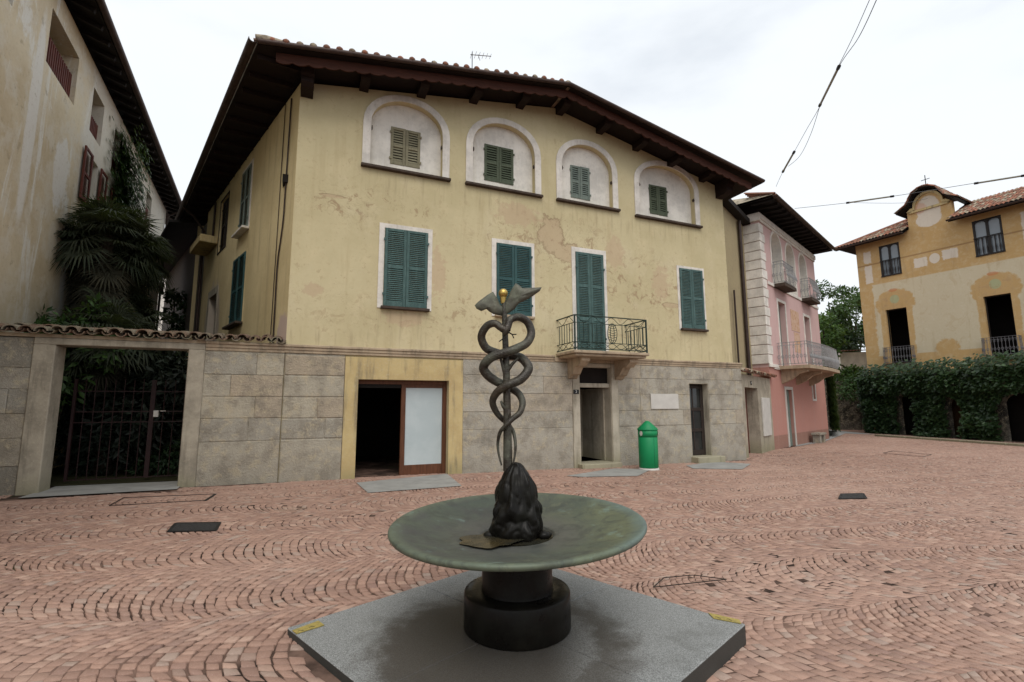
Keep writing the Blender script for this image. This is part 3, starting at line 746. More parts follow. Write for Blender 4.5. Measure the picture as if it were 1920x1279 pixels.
mb = MB(); mb.add(*roofslab(0, .05, .012)); mb.build('eave_soffit', M['soffit'], house)
mb = MB(); mb.add(*roofslab(.052, .10)); rf = mb.build('roof', M['tiles'], house)
mb = MB()
def lerp2(a, b, t): return (a[0]+(b[0]-a[0])*t, a[1]+(b[1]-a[1])*t)
# verge tiles running down both rakes, and courses behind them
for (A, B) in ((AP, LT), (AP, RT)):
    d = Vector((B[0]-A[0], 0, B[1]-A[1])); L = d.length; d.normalize(); up = Vector((0, 0, 1))
    n = int(L/.30); d0 = d.copy()
    for row in range(0, 60):
        y = -OV+.13+row*.205
        if y > BK-.2: break
        q = (y+OV)/(BK+OV); Bq = Vector((LT[0]+(LB[0]-LT[0])*q if B is LT else B[0], 0, B[1])); d = Bq-Vector((A[0], 0, A[1])); LL = d.length; d.normalize()
        nn = n if row < 2 else 6
        st = LL/nn
        for k in range(nn):
            s_ = k*st; p = Vector((A[0], y, A[1]+.085))+d*s_
            j = R.uniform(-.01, .01)
            mb.tile(p+Vector((0, j, R.uniform(0, .012))), d, up+Vector((0, R.uniform(-.05, .05), 0)), st+.05, .072, .105, seg=5)
d = Vector((LT[0]-AP[0], 0, LT[1]-AP[1])); L_ = d.length; d.normalize(); nb_ = int(L_/.272)
for k in range(1, nb_):
    p = Vector((AP[0], -OV-.05+R.uniform(-.02, .02), AP[1]+.10+R.uniform(-.006, .006)))+d*(L_*k/nb_)
    mb.tile(p, (0, 1, .0), (R.uniform(-.1, .1), 0, 1), .75, .078, .07, .016, 6); mb.ball((p.x, p.y+.02, p.z+.01), .062, 8, 6)
mb.tube([(AP[0], -OV+.05, AP[1]+.10), (AP[0], BK, AP[1]+.10)], .12, 10)
mb.build('roof_tiles', M['tiles'], rf)
# hip of tiles at the left tip
mb = MB(); mb.tube([(LT[0]-.05, -OV-.02, LT[1]+.12), (LT[0]+.15, -OV, LT[1]+.15), (LT[0]+.5, -OV+.05, LT[1]+.19)], [.07, .09, .07], 10); mb.build('verge_cap', M['tiles'], rf)
# flashing under the tiles along the verge (metal edge)
mb = MB()
for (A, B) in ((LT, AP), (AP, RT)):
    mb.tube([(A[0], -OV-.03, A[1]+.05), (B[0], -OV-.03, B[1]+.05)], .055, 8)
mb.build('verge_gutter', M['gutter'], house)
# bargeboards with scalloped lower edge, set back under the verge
for (A, B, n) in ((LT, AP, 22), (AP, RT, 22)):
    a = (A[0]+(.35 if A is LT else 0), A[1]+.045+(.0)); b = (B[0]-(.35 if B is RT else 0), B[1]+.02)
    up = [(a[0], a[1]-.02), (b[0], b[1]-.02)]
    low = scallop((b[0], b[1]-.22), (a[0], a[1]-.22), .05, n)
    mb = MB(); mb.prism(up+low, -OV+.17, -OV+.205); mb.build('bargeboard', M['barge'], house)
# purlins with shaped ends
for k, x in enumerate([-.05, 1.25, 2.7, 4.15, 5.55, 6.85, 8.25, 9.6, 10.95, 12.3, 13.05]):
    z = (LT[1]+(AP[1]-LT[1])*(x-LT[0])/(AP[0]-LT[0])) if x < AP[0] else AP[1]+(RT[1]-AP[1])*(x-AP[0])/(RT[0]-AP[0])
    big = k in (0, 10)
    mb = MB(); w = .13 if not big else .17; h = .20 if not big else .30
    mb.prismx([(.1, z-.01), (-OV+.42, z-.01), (-OV+.40, z-.08), (-OV+.45, z-h*.8), (-OV+.54, z-h), (.1, z-h)], x-w*.85, x+w*.85)
    if big: mb.prismx([(.02, z-h-.002), (-.50, z-h-.002), (-.52, z-h-.12), (-.40, z-h-.2), (.02, z-h-.22)], x-w*.8, x+w*.8)
    mb.build('purlin', M['beam'], house, bevel=.008)
# rafters ends + gutter along the alley eave
mb = MB()
for k in range(18):
    t_ = (k+.5)/18; x = LT[0]+(LB[0]-LT[0])*t_; y = -OV+(BK+OV)*t_
    mb.bar((x+.08, y, LT[1]-.06), (x+1.0, y+.22, LT[1]+.02), .09, .11)
mb.build('rafter_ends', M['beam'], house)
mb = MB()
g = Vector((LB[0]-LT[0], BK+OV, 0)).normalized(); w = Vector((-g.y, g.x, 0))
def halfpipe(mb, a, b, r):
    a = Vector(a); b = Vector(b); d = (b-a).normalized(); w = Vector((-d.y, d.x, 0)).normalized(); vs = []
    for p in (a, b):
        for k in range(9):
            an = pi + pi*k/8; vs.append(p+w*cos(an)*r+Vector((0, 0, sin(an)*r)))
        for k in range(9):
            an = 2*pi - pi*k/8; vs.append(p+w*cos(an)*r*.88+Vector((0, 0, sin(an)*r*.88)))
    n = 18; mb.add(vs, [(i, (i+1) % n, n+(i+1) % n, n+i) for i in range(n)]+[tuple(range(n-1, -1, -1)), tuple(range(n, 2*n))], False)
halfpipe(mb, (LT[0]-.09, -OV-.05, LT[1]+.07), (LB[0]-.09, BK, LT[1]+.05), .085)
mb.build('gutter', M['gutter'], house)
# ================================================================== GARDEN WALL with gateway (same plane as the facade)
gw = thing('garden_wall', 'old stone garden wall with gateway and crooked curved tile coping left of the yellow house', 'wall', P0, ANG)
zsG = [-.35, .89, 1.37, 1.83, 2.29, 2.76]
mb = MB(); blocks(mb, -1.72, -.21, zsG, [(1.5, 2), (.5, 1.1)], seed=21); mb.box(-1.72, -.21, -.03, .35, -.5, 2.79); mb.build('block_facing', M['stone'], gw)
mb = MB(); blocks(mb, -7.5, -4.50, [-.3, .55, 1.05, 1.5, 1.95, 2.35, 2.92], [(1.2, 2), (.8, 1.6)], seed=22, y=-.02); mb.box(-7.5, -4.5, -.008, .35, -.5, 2.92); mb.build('block_facing', M['stone_dark'], gw)
mb = MB()
mb.box(-4.50, -4.17, -.05, .42, -.5, 2.80, .015); mb.box(-2.02, -1.72, -.055, .42, -.5, 2.80, .015); mb.box(-4.50, -1.72, -.045, .40, 2.80, 2.93, .012)
mb.build('gate_pillars', M['concrete'], gw)
mb = MB(); mb.box(-1.72, -.21, -.10, .0, 2.93, 2.99, .01); mb.box(-1.72, -.21, -.07, 0, 2.86, 2.93, .006); mb.box(-1.72, -.21, -.05, 0, 2.795, 2.86, .006); mb.box(-7.5, -.21, -.04, .36, 2.935, 3.0)
mb.build('coping_base', M['cornice'], gw)
mb = MB()
x = -7.5
k = 0
while x < -.3:
    r = R.uniform(.095, .118); j = R.uniform(-.02, .02)
    for q in range(2):
        y0_ = -.20 + q*.30 + R.uniform(-.03, .03)
        mb.tile((x, y0_, 3.05+q*.05+R.uniform(-.02, .02)), (R.uniform(-.09, .09)+j, 1, .16), (R.uniform(-.2, .2), 0, 1), .40, r, r*.85, .022, 8)          # cover tile, crown up
        mb.tile((x+.105, y0_+.02, 3.07+q*.05+R.uniform(-.012, .012)), (R.uniform(-.05, .05), 1, .16), (R.uniform(-.1, .1), 0, -1), .40, r*.85, r*.75, .016, 7)
    x += R.uniform(.20, .245); k += 1
mb.build('coping_tiles', M['tiles_old'], gw)
# threshold slab of the gateway
o = sheet('gate_threshold', [fw(-4.25, -.55), fw(-1.95, -.42), fw(-2.0, .75), fw(-4.2, .75)], M['granite_slab'], .012)
# gate
gt = thing('iron_gate', 'rusty red iron bar gate with pale lock box standing in the garden gateway', 'gate', fw(0, 1.0), ANG)
def leaf_bars(x0, x1, zt, nm):
    mb = MB(); z0 = .12
    mb.bar((x0, 0, z0), (x0, 0, zt), .05); mb.bar((x1, 0, z0), (x1, 0, zt), .04)
    for z in (.14, 1.30, 1.52, zt-.25): mb.bar((x0, 0, z), (x1, 0, z), .03, .02)
    n = int((x1-x0)/.16)
    for i in range(1, n): xx = x0+(x1-x0)*i/n; mb.tube([(xx, 0, z0), (xx, 0, zt+.02*(i % 2))], .010, 5)
    return mb.build('gate_leaf', M['iron_red'], gt)
gl1 = leaf_bars(-4.15, -2.82, 2.2, 'l'); gl2 = leaf_bars(-2.78, -2.03, 2.2, 'r')
mb = MB(); mb.box(-2.76, -2.67, -.05, .03, 1.40, 1.54, .006); mb.bar((-2.64, -.03, 1.53), (-2.54, -.03, 1.53), .014); mb.build('lock_box', M['plaque'], gl2)
# garden ground
t = NT('garden_soil'); n = t.noise(2, 6, .65); f = t.noise(18, 4, .7)
c = t.mix(n, (.035, .028, .018), (.05, .055, .022)); c = t.mix(t.mul(t.ramp(f, .5, .7), .5), c, (.015, .013, .01)); t.bump(f, .8, .03); M['soil'] = t.done(c, .95, 0, .1)
o = sheet('garden_soil', [fw(-7, .76), fw(-.3, .76), fw(-4.0, 11), fw(-7.8, 21), fw(-13.2, 21), fw(-9.8, 11), fw(-8.2, 5)], M['soil'], .02)
# bucket
bk = thing('bucket', 'small pale plastic bucket standing on dark soil behind the iron gate', 'bucket', gnd(143, 862, .08), .4)
mb = MB(); mb.lathe([(.0, 0), (.10, 0), (.125, .24), (.135, .245), (.135, .255), (.12, .25), (.095, .012), (0, .012)], 18); mb.build('pail', M['plaque'], bk)
mb = MB(); mb.tube([(.13*cos(a), .05*sin(a)+.0, .24+.12*sin(a)) for a in [pi*i/10 for i in range(11)]], .006, 5); mb.build('handle', M['iron_dark'], bk)
# ================================================================== foliage builders
M['palm'] = foliage('palm_leaf', (.014, .024, .013), (.032, .044, .021), (.036, .038, .022), True, .7)
M['palm_dead'] = foliage('dry_palm_leaf', (.055, .050, .030), (.03, .03, .018), (.02, .021, .013), False, .8)
M['leaf_mid'] = foliage('mid_green_leaf', (.030, .072, .016), (.055, .115, .026), (.022, .045, .014))
M['leaf_dark'] = foliage('dark_green_leaf', (.013, .032, .014), (.026, .055, .022), (.010, .022, .010))
M['leaf_black'] = foliage('gateway_shade_leaf', (.005, .010, .005), (.010, .018, .009), (.003, .007, .004), False, .6)  # near-black leaf tone puts the gateway's darkness into the shrub
M['leaf_bright'] = foliage('bright_green_leaf', (.06, .135, .022), (.10, .19, .035), (.035, .08, .018))
M['ivy'] = foliage('ivy_leaf', (.027, .056, .022), (.046, .086, .031), (.019, .040, .018), True, .38)
M['bark'] = plain('bark', (.06, .048, .035), .95, 0, .5, 12, .1, .6)
def rndunit(rr):
    while True:
        v = Vector((rr.uniform(-1, 1), rr.uniform(-1, 1), rr.uniform(-1, 1)))
        if .05 < v.length < 1: return v.normalized()
def fan_palm(loc, h, n, seed, label, rad=.95, skirt=1.0, group='fan palms in the walled garden'):
    rr = random.Random(seed); t = thing('fan_palm', label, 'palm', loc, rr.uniform(0, 6), group)
    lean = Vector((rr.uniform(-.15, .15), rr.uniform(-.15, .15), 0))
    pts = [Vector((0, 0, -.1))+lean*(k/8)**2*h*.3+Vector((0, 0, h*k/8)) for k in range(9)]
    mb = MB(); mb.tube(pts, [.17+.03*sin(k*2.3) for k in range(9)], 10); mb.build('trunk', M['bark'], t)
    top = pts[-1]
    def frond(mb, base, dirv, pl, L, droop, dry):
        d = dirv.normalized(); side = d.cross(Vector((0, 0, 1)))
        if side.length < .05: side = Vector((1, 0, 0))
        side.normalize(); nrm = side.cross(d)
        ppts = [base + d*pl*s_ + Vector((0, 0, -droop*.25*s_*s_*pl)) for s_ in (0, .5, 1)]
        mb.tube(ppts, [.014, .010, .008], 4, False, False)
        hub = ppts[-1]; dd = (ppts[-1]-ppts[-2]).normalized(); nrm = side.cross(dd)
        m = 26
        for i in range(m):
            a = (i/(m-1)-.5)*radians(rr.uniform(250, 280))
            ld = (dd*cos(a)+side*sin(a)).normalized(); Ln = L*rr.uniform(.85, 1.05)*(1-.12*abs(a)/2.3)
            w = L*.034; ws = nrm.cross(ld).normalized()*w
            m1 = hub+ld*Ln*.55+nrm*.04; e = hub+ld*Ln+Vector((0, 0, -droop*Ln*.34*rr.uniform(.4, 1.4)))
            mb.add([hub, m1-ws, m1+nrm*w*.5, m1+ws, e], [(0, 1, 2), (0, 2, 3), (1, 4, 2), (2, 4, 3)])
    mb = MB()
    for i in range(n):
        el = radians(rr.uniform(-35, 80)); az = rr.uniform(0, 2*pi)
        frond(mb, top+Vector((0, 0, rr.uniform(-.3, .15))), Vector((cos(az)*cos(el), sin(az)*cos(el), sin(el))), rr.uniform(.45, .85)*rad, rad*rr.uniform(.55, .75), rr.uniform(.5, 1.2), 0)
    mb.build('crown', M['palm'], t, normals=False)
    mb = MB()
    for i in range(int(n*1.1*skirt)):
        az = rr.uniform(0, 2*pi); el = radians(rr.uniform(-85, -40)); z = rr.uniform(-2.2*skirt, -.2)
        frond(mb, top+Vector((0, 0, z)), Vector((cos(az)*cos(el), sin(az)*cos(el), sin(el))), rad*rr.uniform(.3, .6), rad*.6, .6, 1)
    mb.build('dry_skirt', M['palm_dead'], t, normals=False)
    return t
def leafy(name, label, cat, loc, mat, clumps, n, L, W, seed, stems=(), group=None, up=.35, stem_r=.02):
    """clumps: (x,y,z,rx,ry,rz) ellipsoids filled with leaves"""
    rr = random.Random(seed); t = thing(name, label, cat, loc, 0, group)
    mb = MB(); tot = sum((c[3]*c[4]*c[5])**.67 for c in clumps)
    for c in clumps:
        for i in range(int(n*((c[3]*c[4]*c[5])**.67)/tot)):
            u = rndunit(rr); q = rr.random()**.4
            p = Vector((c[0]+u.x*c[3]*q, c[1]+u.y*c[4]*q, c[2]+u.z*c[5]*q))
            d = (u*.7+rndunit(rr)+Vector((0, 0, -.25))).normalized(); l = L*rr.uniform(.6, 1.25)
            mb.leaf(p, d, (u+Vector((0, 0, up))).normalized(), l, W*l/L)
    mb.build('foliage', mat, t, normals=False)
    if stems:
        mb = MB()
        for s_ in stems: mb.tube(catmull(s_, 4), [stem_r*(1-.6*k/(4*(len(s_)-1))) for k in range(4*(len(s_)-1)+1)], 6)
        mb.build('stem', M['bark'], t)
    return t
def tree(name, label, loc, h, cr, mat, seed, n=9000, L=.22, trunk=.18, crown0=.35, group=None, ncl=26, sq=1.0):
    rr = random.Random(seed); t = thing(name, label, 'tree', loc, 0, group)
    cl = []
    for i in range(ncl):
        a = rr.uniform(0, 2*pi); q = rr.random()**.5; z = rr.uniform(crown0, 1.0)
        k = sqrt(max(.12, 1-((z-(crown0+1)/2)/((1-crown0)/2+.08))**2))
        r = rr.uniform(.20, .36)*cr
        cl.append((cos(a)*q*cr*.85*k, sin(a)*q*cr*.85*k, z*h-r*.5, r*1.15, r*1.15, r*.8*sq))
    mb = MB(); tot = sum(c[3]**1.6 for c in cl)
    for c in cl:
        for i in range(int(n*c[3]**1.6/tot)):
            u = rndunit(rr); q = rr.random()**.33*rr.uniform(.8, 1.15)
            p = Vector((c[0]+u.x*c[3]*q, c[1]+u.y*c[4]*q, c[2]+u.z*c[5]*q))
            l = L*rr.uniform(.6, 1.3); mb.leaf(p, (u*.6+rndunit(rr)+Vector((0, 0, -.3))).normalized(), (u+Vector((0, 0, .5))).normalized(), l, l*.6)
    mb.build('crown', mat, t, normals=False)
    mb = MB(); mb.tube([(0, 0, -.3), (.03*h*.1, 0, h*.25), (0.02*h, .01*h, h*.55), (0, 0, h*.85)], [trunk*1.25, trunk, trunk*.65, trunk*.2], 9)
    for i in range(9):
        c = cl[i % len(cl)]; z0_ = rr.uniform(.25, .6)*h
        mb.tube(catmull([(0, 0, z0_), (c[0]*.5, c[1]*.5, (z0_+c[2])/2+.1), (c[0], c[1], c[2])], 4), [trunk*.45*(1-.09*k) for k in range(9)], 6)
    mb.build('trunk', M['bark'], t)
    return t
# ------------------------------------------------------------------ garden plants
fan_palm((-10.45, 11.9, 0), 6.1, 84, 1, 'tallest dark fan palm with shaggy dry skirt against the cream house', 1.05, 1.7)
fan_palm((-11.35, 14.2, 0), 6.2, 70, 2, 'slim fan palm rising behind the others close to the cream wall', 1.05, .9)
fan_palm((-10.95, 13.0, 0), 4.6, 80, 3, 'low broad fan palm nearest the alley in the walled garden', 1.05, 1.3)
fan_palm((-9.5, 11.6, 0), 3.4, 60, 4, 'shortest fan palm just behind the gateway lintel', 1.0, .3)
leafy('garden_shrub', 'bright leafy shrub poking over the tile coping at the far left', 'shrub', (-10.2, 10.6, 0), M['leaf_mid'],
      [(-.2, 0, 3.1, .55, .5, .45), (.5, .1, 3.3, .45, .4, .45), (.1, 0, 2.3, .9, .6, .7), (-.6, .2, 3.55, .3, .3, .35), (.75, .2, 3.75, .18, .2, .35), (1.2, .2, 2.9, .4, .4, .5)], 1500, .20, .085, 5,
      [[(0, 0, -.1), (.1, 0, 1.2), (-.2, 0, 2.8)], [(0, 0, -.1), (.4, .1, 1.5), (.5, .1, 3.1)]], 'shrubs in the walled garden')
leafy('garden_shrub', 'shrub toned near black as shade, filling the gateway behind the red iron bars', 'shrub', fw(-3.9, 3.0), M['leaf_black'],
      [(.2, -.7, 1.0, 1.2, .4, 1.0), (.9, -.7, 1.6, 1.1, .4, 1.0), (-.4, -.7, 2.1, .9, .4, .8), (1.6, -.6, 2.2, .9, .4, .7), (.2, .2, 2.6, 1.4, .6, .6), (-.4, 0, 1.6, 1.4, .5, 1.4), (1.4, 0, 1.4, 1.2, .5, 1.4)], 8500, .24, .09, 6,
      [[(0, 0, -.1), (.1, 0, 1.0), (0, 0, 1.8)], [(.9, .5, -.1), (.9, .5, 1.2)]], 'shrubs in the walled garden')
leafy('garden_shrub', 'low weedy shrub at the foot of the iron gate, beside its right leaf', 'shrub', fw(-2.5, 1.7), M['leaf_dark'],
      [(0, 0, .35, .7, .4, .4), (-.6, .2, .25, .5, .4, .3), (.4, .1, .7, .5, .4, .4)], 1100, .14, .05, 7, [[(0, 0, -.05), (0, 0, .4)]], 'shrubs in the walled garden')
leafy('garden_shrub', 'dark rounded bush at the alley end of the garden beside the grey house', 'shrub', gnd(285, 700, 0)*0+Vector((-11.7, 16.0, 0)), M['leaf_dark'],
      [(0, 0, 3.0, 1.0, .9, 1.0), (.3, .3, 1.6, 1.1, 1, 1.3), (1.2, .6, 2.6, .9, .8, .9), (1.9, .3, 2.2, .8, .8, 1.0)], 2600, .22, .09, 8, [[(0, 0, -.1), (.1, 0, 1.5), (0, 0, 2.8)]], 'shrubs in the walled garden')
leafy('alley_tree', 'small dark loose leaved tree at the end of the alley before the white house', 'tree', Vector((-14.9, 21.5, 0)), M['leaf_dark'],
      [(0, 0, 5.6, .55, .5, .5), (.5, .1, 6.3, .45, .4, .4), (-.4, .2, 6.6, .4, .4, .4), (.2, 0, 4.6, .6, .5, .6), (.7, .2, 5.2, .4, .4, .4), (-.2, 0, 3.6, .8, .6, .8)], 900, .30, .17, 9,
      [[(0, 0, -.1), (.05, 0, 2.5), (0, 0, 5.2)], [(0, 0, 3), (.4, .1, 5), (.5, .1, 6.3)], [(0, 0, 3.5), (-.3, .1, 5.2), (-.4, .2, 6.6)]], None, .35, .05)
# ================================================================== LEFT HOUSE (cream, along the alley)
LA = radians(117); LN = Vector((-sin(LA), cos(LA), 0)); LP = LN*4.6
lh = thing('cream_house', 'tall cream stucco house on the left with patched wall and red brown shutters', 'house', LP, LA)
def lh_mat():
    t = NT('cream_patched_stucco'); X, Y, Z = t.xyz()
    big = t.noise(.5, 6, .62); mid = t.noise(1.6, 7, .68); fine = t.noise(10, 5, .7)
    st = t.noise(.8, 9, .72, vec=t.scale(t.obj, (1.5, 1.5, .28)), dist=.7)
    c = t.mix(t.ramp(big, .36, .62), (.67, .58, .42), (.56, .46, .31))
    c = t.mix(t.mul(t.ramp(mid, .46, .60), .75), c, (.66, .60, .49))
    c = t.mix(t.mul(t.ramp(st, .52, .60), .9), c, (.74, .72, .66))
    c = t.mix(t.mul(t.mx(t.ell(12.95, 7.6, .28, 2.6, mid, .35), t.ell(14.7, 7.2, .5, .9, mid, 1.3)), .85), c, (.74, .72, .67))
    right = t.ramp(t.add(X, t.mul(t.sub(mid, .5), 2.5)), 15.3, 16.4)
    up = t.ramp(t.add(Z, t.mul(t.sub(mid, .5), 2.5)), 6.5, 7.6)
    c = t.mix(t.mul(t.mul(right, up), .8), c, (.64, .60, .52))
    c = t.mix(t.mul(t.ramp(fine, .52, .7), .35), c, (.38, .30, .19))
    low = t.ramp(t.add(Z, t.mul(mid, 2.2)), 3.6, 6.2, 1.0, 0.0)
    c = t.mix(t.mul(low, .65), c, (.28, .24, .17))
    c = t.mix(t.mul(t.ramp(t.noise(3, 6, .7), .60, .66), .5), c, (.35, .28, .19))
    t.bump(t.add(t.mul(mid, 1.2), t.mul(fine, .5)), .55, .014); return t.done(c, .93, 0, .12)
M['cream'] = lh_mat()
WN = [(13.22, 15.0, 9.08, 10.36), (16.24, 17.25, 9.1, 10.36), (18.45, 19.3, 8.9, 10.36), (23.3, 24.3, 8.7, 10.3), (25.2, 25.8, 7.0, 8.6), (10.0, 11.6, 9.08, 10.36)]
WL = [(16.56, 17.30, 6.9, 8.5), (19.2, 19.95, 6.9, 8.4)]
mb = MB(); mb.wall([(4, -.5), (27.4, -.5), (27.4, 10.95), (4, 10.95)], [rect(*w) for w in WN+WL], 0, .5); mb.build('wall', M['cream'], lh)
mb = MB(); mb.box(4, 27.4, 8.5, 9, -.5, 10.95); mb.box(27.0, 27.4, .51, 8.49, -.5, 10.95); mb.box(4, 4.4, .51, 8.49, -.5, 10.95); mb.build('wall', M['cream'], lh)
mb = MB()
for w in WN+WL: mb.box(w[0]-.05, w[1]+.05, .52, .56, w[2]-.05, w[3]+.05)
mb.build('window_void', M['dark_int'], lh)
for (w, h) in ((WN[0], .62), (WN[1], .5), (WN[2], .5), (WN[3], .7)):
    mb = MB(); z1_ = w[2]+(w[3]-w[2])*h
    for i in range(int((w[1]-w[0])/.115)+1): xx = w[0]+.03+i*.115; mb.box(min(xx, w[1]-.06), min(xx, w[1]-.06)+.06, .10, .13, w[2], z1_, .003)
    for z in (w[2]+.08, z1_-.08): mb.box(w[0]+.02, w[1]-.02, .131, .16, z, z+.07, .003)
    mb.build('lattice_shutter', M['brown_shut'], lh)
for (a, b, z0_, z1_) in ((15.90, 16.52, 7.05, 8.5), (17.32, 17.95, 6.95, 8.5), (18.50, 19.15, 6.95, 8.4)):
    mb = louvre_leaf(a, b, z0_, z1_, -.09, [.5], st=.07, slat=.06); mb.build('shutter', M['brown_shut'], lh)
mb = MB()
mb.add([(4, -.62, 11.0), (30.9, -.62, 11.0), (30.9, 4.5, 12.6), (4, 4.5, 12.6), (4, -.62, 11.06), (30.9, -.62, 11.06), (30.9, 4.5, 12.66), (4, 4.5, 12.66)], [(0, 1, 2, 3), (4, 7, 6, 5), (0, 4, 5, 1), (1, 5, 6, 2), (2, 6, 7, 3), (3, 7, 4, 0)])
mb.add([(4, 9.5, 11.0), (30.9, 9.5, 11.0), (30.9, 4.5, 12.6), (4, 4.5, 12.6)], [(0, 1, 2, 3)])
mb.build('eave_soffit', M['dark_wood'], lh)
mb = MB()
for i in range(45): xx = 4.2+i*.6; mb.bar((xx, -.55, 10.95), (xx, .05, 11.14), .09, .12)
mb.build('rafter_ends', M['dark_wood'], lh)
mb = MB(); mb.add([(4, -.66, 11.08), (31, -.66, 11.08), (31, 4.5, 12.75), (4, 4.5, 12.75), (4, 9.6, 11.08), (31, 9.6, 11.08)], [(0, 1, 2, 3), (3, 2, 5, 4)])
for i in range(130):
    xx = 4.1+i*.207; mb.tile((xx, -.70, 11.12), (0, 5.2, 1.67), (0, 0, 1), 5.3, .09, .09, .015, 5)
mb.build('roof', M['tiles'], lh)
mb = MB(); halfpipe(mb, (4, -.70, 11.08), (30.95, -.70, 11.06), .085); mb.build('gutter', M['gutter'], lh)
mb = MB(); mb.tube([(27.2, -.6, 11.0), (27.2, -.1, 10.6), (27.2, -.08, 0)], .05, 8); mb.build('downpipe', M['pipe'], lh)
# vine hanging down the cream wall
rr = random.Random(4); vn = thing('climbing_vine', 'green creeper hanging from under the eaves of the cream house', 'vine', LP, LA)
mb = MB()
for i in range(7500):
    tt = rr.random(); z = 10.4-5.6*tt**.8; half = .95+.95*tt*(1-.25*tt); xx = 19.4+.5*tt+rr.gauss(0, .5)*half
    p = Vector((xx, -rr.random()**2*.6-.02, z+rr.gauss(0, .25))); mb.leaf(p, Vector((rr.uniform(-.6, .6), -.45, -1)).normalized(), Vector((0, -1, .5)), rr.uniform(.12, .24), rr.uniform(.1, .18))
mb.build('foliage', M['leaf_mid'], vn, normals=False)
mb = MB()
for i in range(7):
    x0_ = 19.2+rr.uniform(-.4, .6); mb.tube(catmull([(x0_+rr.uniform(-.8, .8), -.05, 4.0), (x0_+rr.uniform(-.5, .5), -.05, 6.5), (x0_, -.04, 8.5), (x0_+rr.uniform(-.2, .2), -.06, 10.5)], 4), .015, 5)
mb.build('stem', M['bark'], vn)
# ================================================================== GREY ALLEY HOUSE beyond the yellow one
sw0 = fw(-.2, 0); SA = ANG+SIDE
ah = thing('alley_house', 'dark grey house along the alley behind the yellow house with low black eaves', 'house', sw0, SA)
t = NT('grey_render'); n = t.noise(1.2, 6, .65); f = t.noise(9, 5); c = t.mix(n, (.17, .15, .135), (.10, .09, .08)); c = t.mix(t.mul(t.ramp(f, .5, .7), .4), c, (.07, .06, .055)); t.bump(f, .4, .01); M['grey'] = t.done(c, .92, 0, .15)
mb = MB(); mb.wall([(-22, -.5), (-10.62, -.5), (-10.62, 9.0), (-22, 9.0)], [rect(-13.2, -12.2, .0, 4.2)], .02, .4); mb.box(-22, -10.62, 7, 7.4, -.5, 9); mb.box(-22, -21.6, .41, 6.99, -.5, 9); mb.build('wall', M['grey'], ah)
mb = MB(); mb.box(-13.2, -12.2, .25, .3, 0, 4.2); mb.build('pane', M['dark_glass'], ah)
mb = MB(); mb.add([(-22.6, -1.25, 8.75), (-11.6, -1.15, 8.95), (-11.6, 4, 10.0), (-22.6, 4, 9.9), (-22.6, -1.25, 8.85), (-11.6, -1.15, 9.05), (-11.6, 4, 10.1), (-22.6, 4, 10.0)], [(0, 1, 2, 3), (4, 7, 6, 5), (0, 4, 5, 1), (1, 5, 6, 2), (2, 6, 7, 3), (3, 7, 4, 0)]); mb.build('roof', M['dark_wood'], ah)
mb = MB(); mb.box(-22.6, -22.5, -1.25, .0, 8.1, 8.74); mb.build('eave_board', M['dark_wood'], ah)
# white house closing the alley
wl = gnd(300, 600, 0)*0 + CAM + ray(298, 640)*40; wl.z = 0
wh = thing('white_house', 'pale rendered house closing the far end of the alley on the left', 'house', wl, radians(20))
mb = MB(); mb.wall([(-3, -.5), (2.2, -.5), (2.2, 15), (-3, 15)], [rect(.55, 1.35, 12.0, 14.0)], 0, .4); mb.box(1.8, 2.2, .41, 6, -.5, 15); mb.box(-3, -2.6, .41, 6, -.5, 15); mb.box(-3, 2.2, 6.01, 6.4, -.5, 15); mb.build('wall', M['white'], wh)
mb = MB(); mb.box(.55, 1.35, .2, .26, 12.0, 14.0); mb.build('shutter', M['dark_shut'], wh)
mb = MB(); mb.box(-3.4, 1.9, -.3, 6.6, 15, 15.2); mb.build('roof', M['tiles'], wh)
# tree peeping above the meeting eaves
p = CAM + ray(350, 640)*62; tree('far_tree', 'distant green tree peeping above the point where the two eaves meet', Vector((p.x, p.y, 0)), 31.0, 4.2, M['leaf_mid'], 12, 3500, .6, .5, .45)
# ================================================================== PINK HOUSE
GZR = -.155
PA = radians(45); PP = gnd(1453, 843, GZR)
def pu(x, y, off=0): return onp(PP, PA, x, y, off)
pk = thing('pink_house', 'narrow pink house with white quoined corner, three arched loggias and white iron balconies', 'house', PP, PA)
def pink_mat():
    t = NT('pink_stucco'); X, Y, Z = t.xyz(); n = t.noise(.8, 6, .62); f = t.noise(8, 5, .7); st = t.noise(1, 5, .6, vec=t.scale(t.obj, (3, 3, .4)))
    hi = t.mix(n, (.62, .43, .405), (.55, .365, .34)); lo = t.mix(n, (.47, .245, .20), (.40, .20, .165)); pl = t.mix(f, (.33, .18, .135), (.26, .15, .12))
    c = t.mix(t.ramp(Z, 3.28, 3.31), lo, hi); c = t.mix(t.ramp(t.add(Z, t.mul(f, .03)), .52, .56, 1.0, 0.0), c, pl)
    c = t.mix(t.mul(t.ramp(st, .52, .72), .35), c, (.40, .25, .22)); c = t.mix(t.mul(t.ramp(f, .55, .72), .2), c, (.66, .5, .45))
    t.bump(t.add(n, f), .3, .008); return t.done(c, .9, 0, .15)
M['pink'] = pink_mat()
AX = [(1.42, 2.86), (3.50, 4.84), (5.62, 6.90)]
PAR = [archpts(a, b, 7.02, 8.78, (b-a)/2*1.0, 12) for a, b in AX]
pd1 = (1.75, 2.75, 3.42, 6.30); pd2 = (5.7, 6.7, 3.42, 6.15); pg = (1.92, 2.78, -.08, 2.42); pw = (6.2, 6.6, 2.05, 2.85)
mb = MB(); PL = 8.6
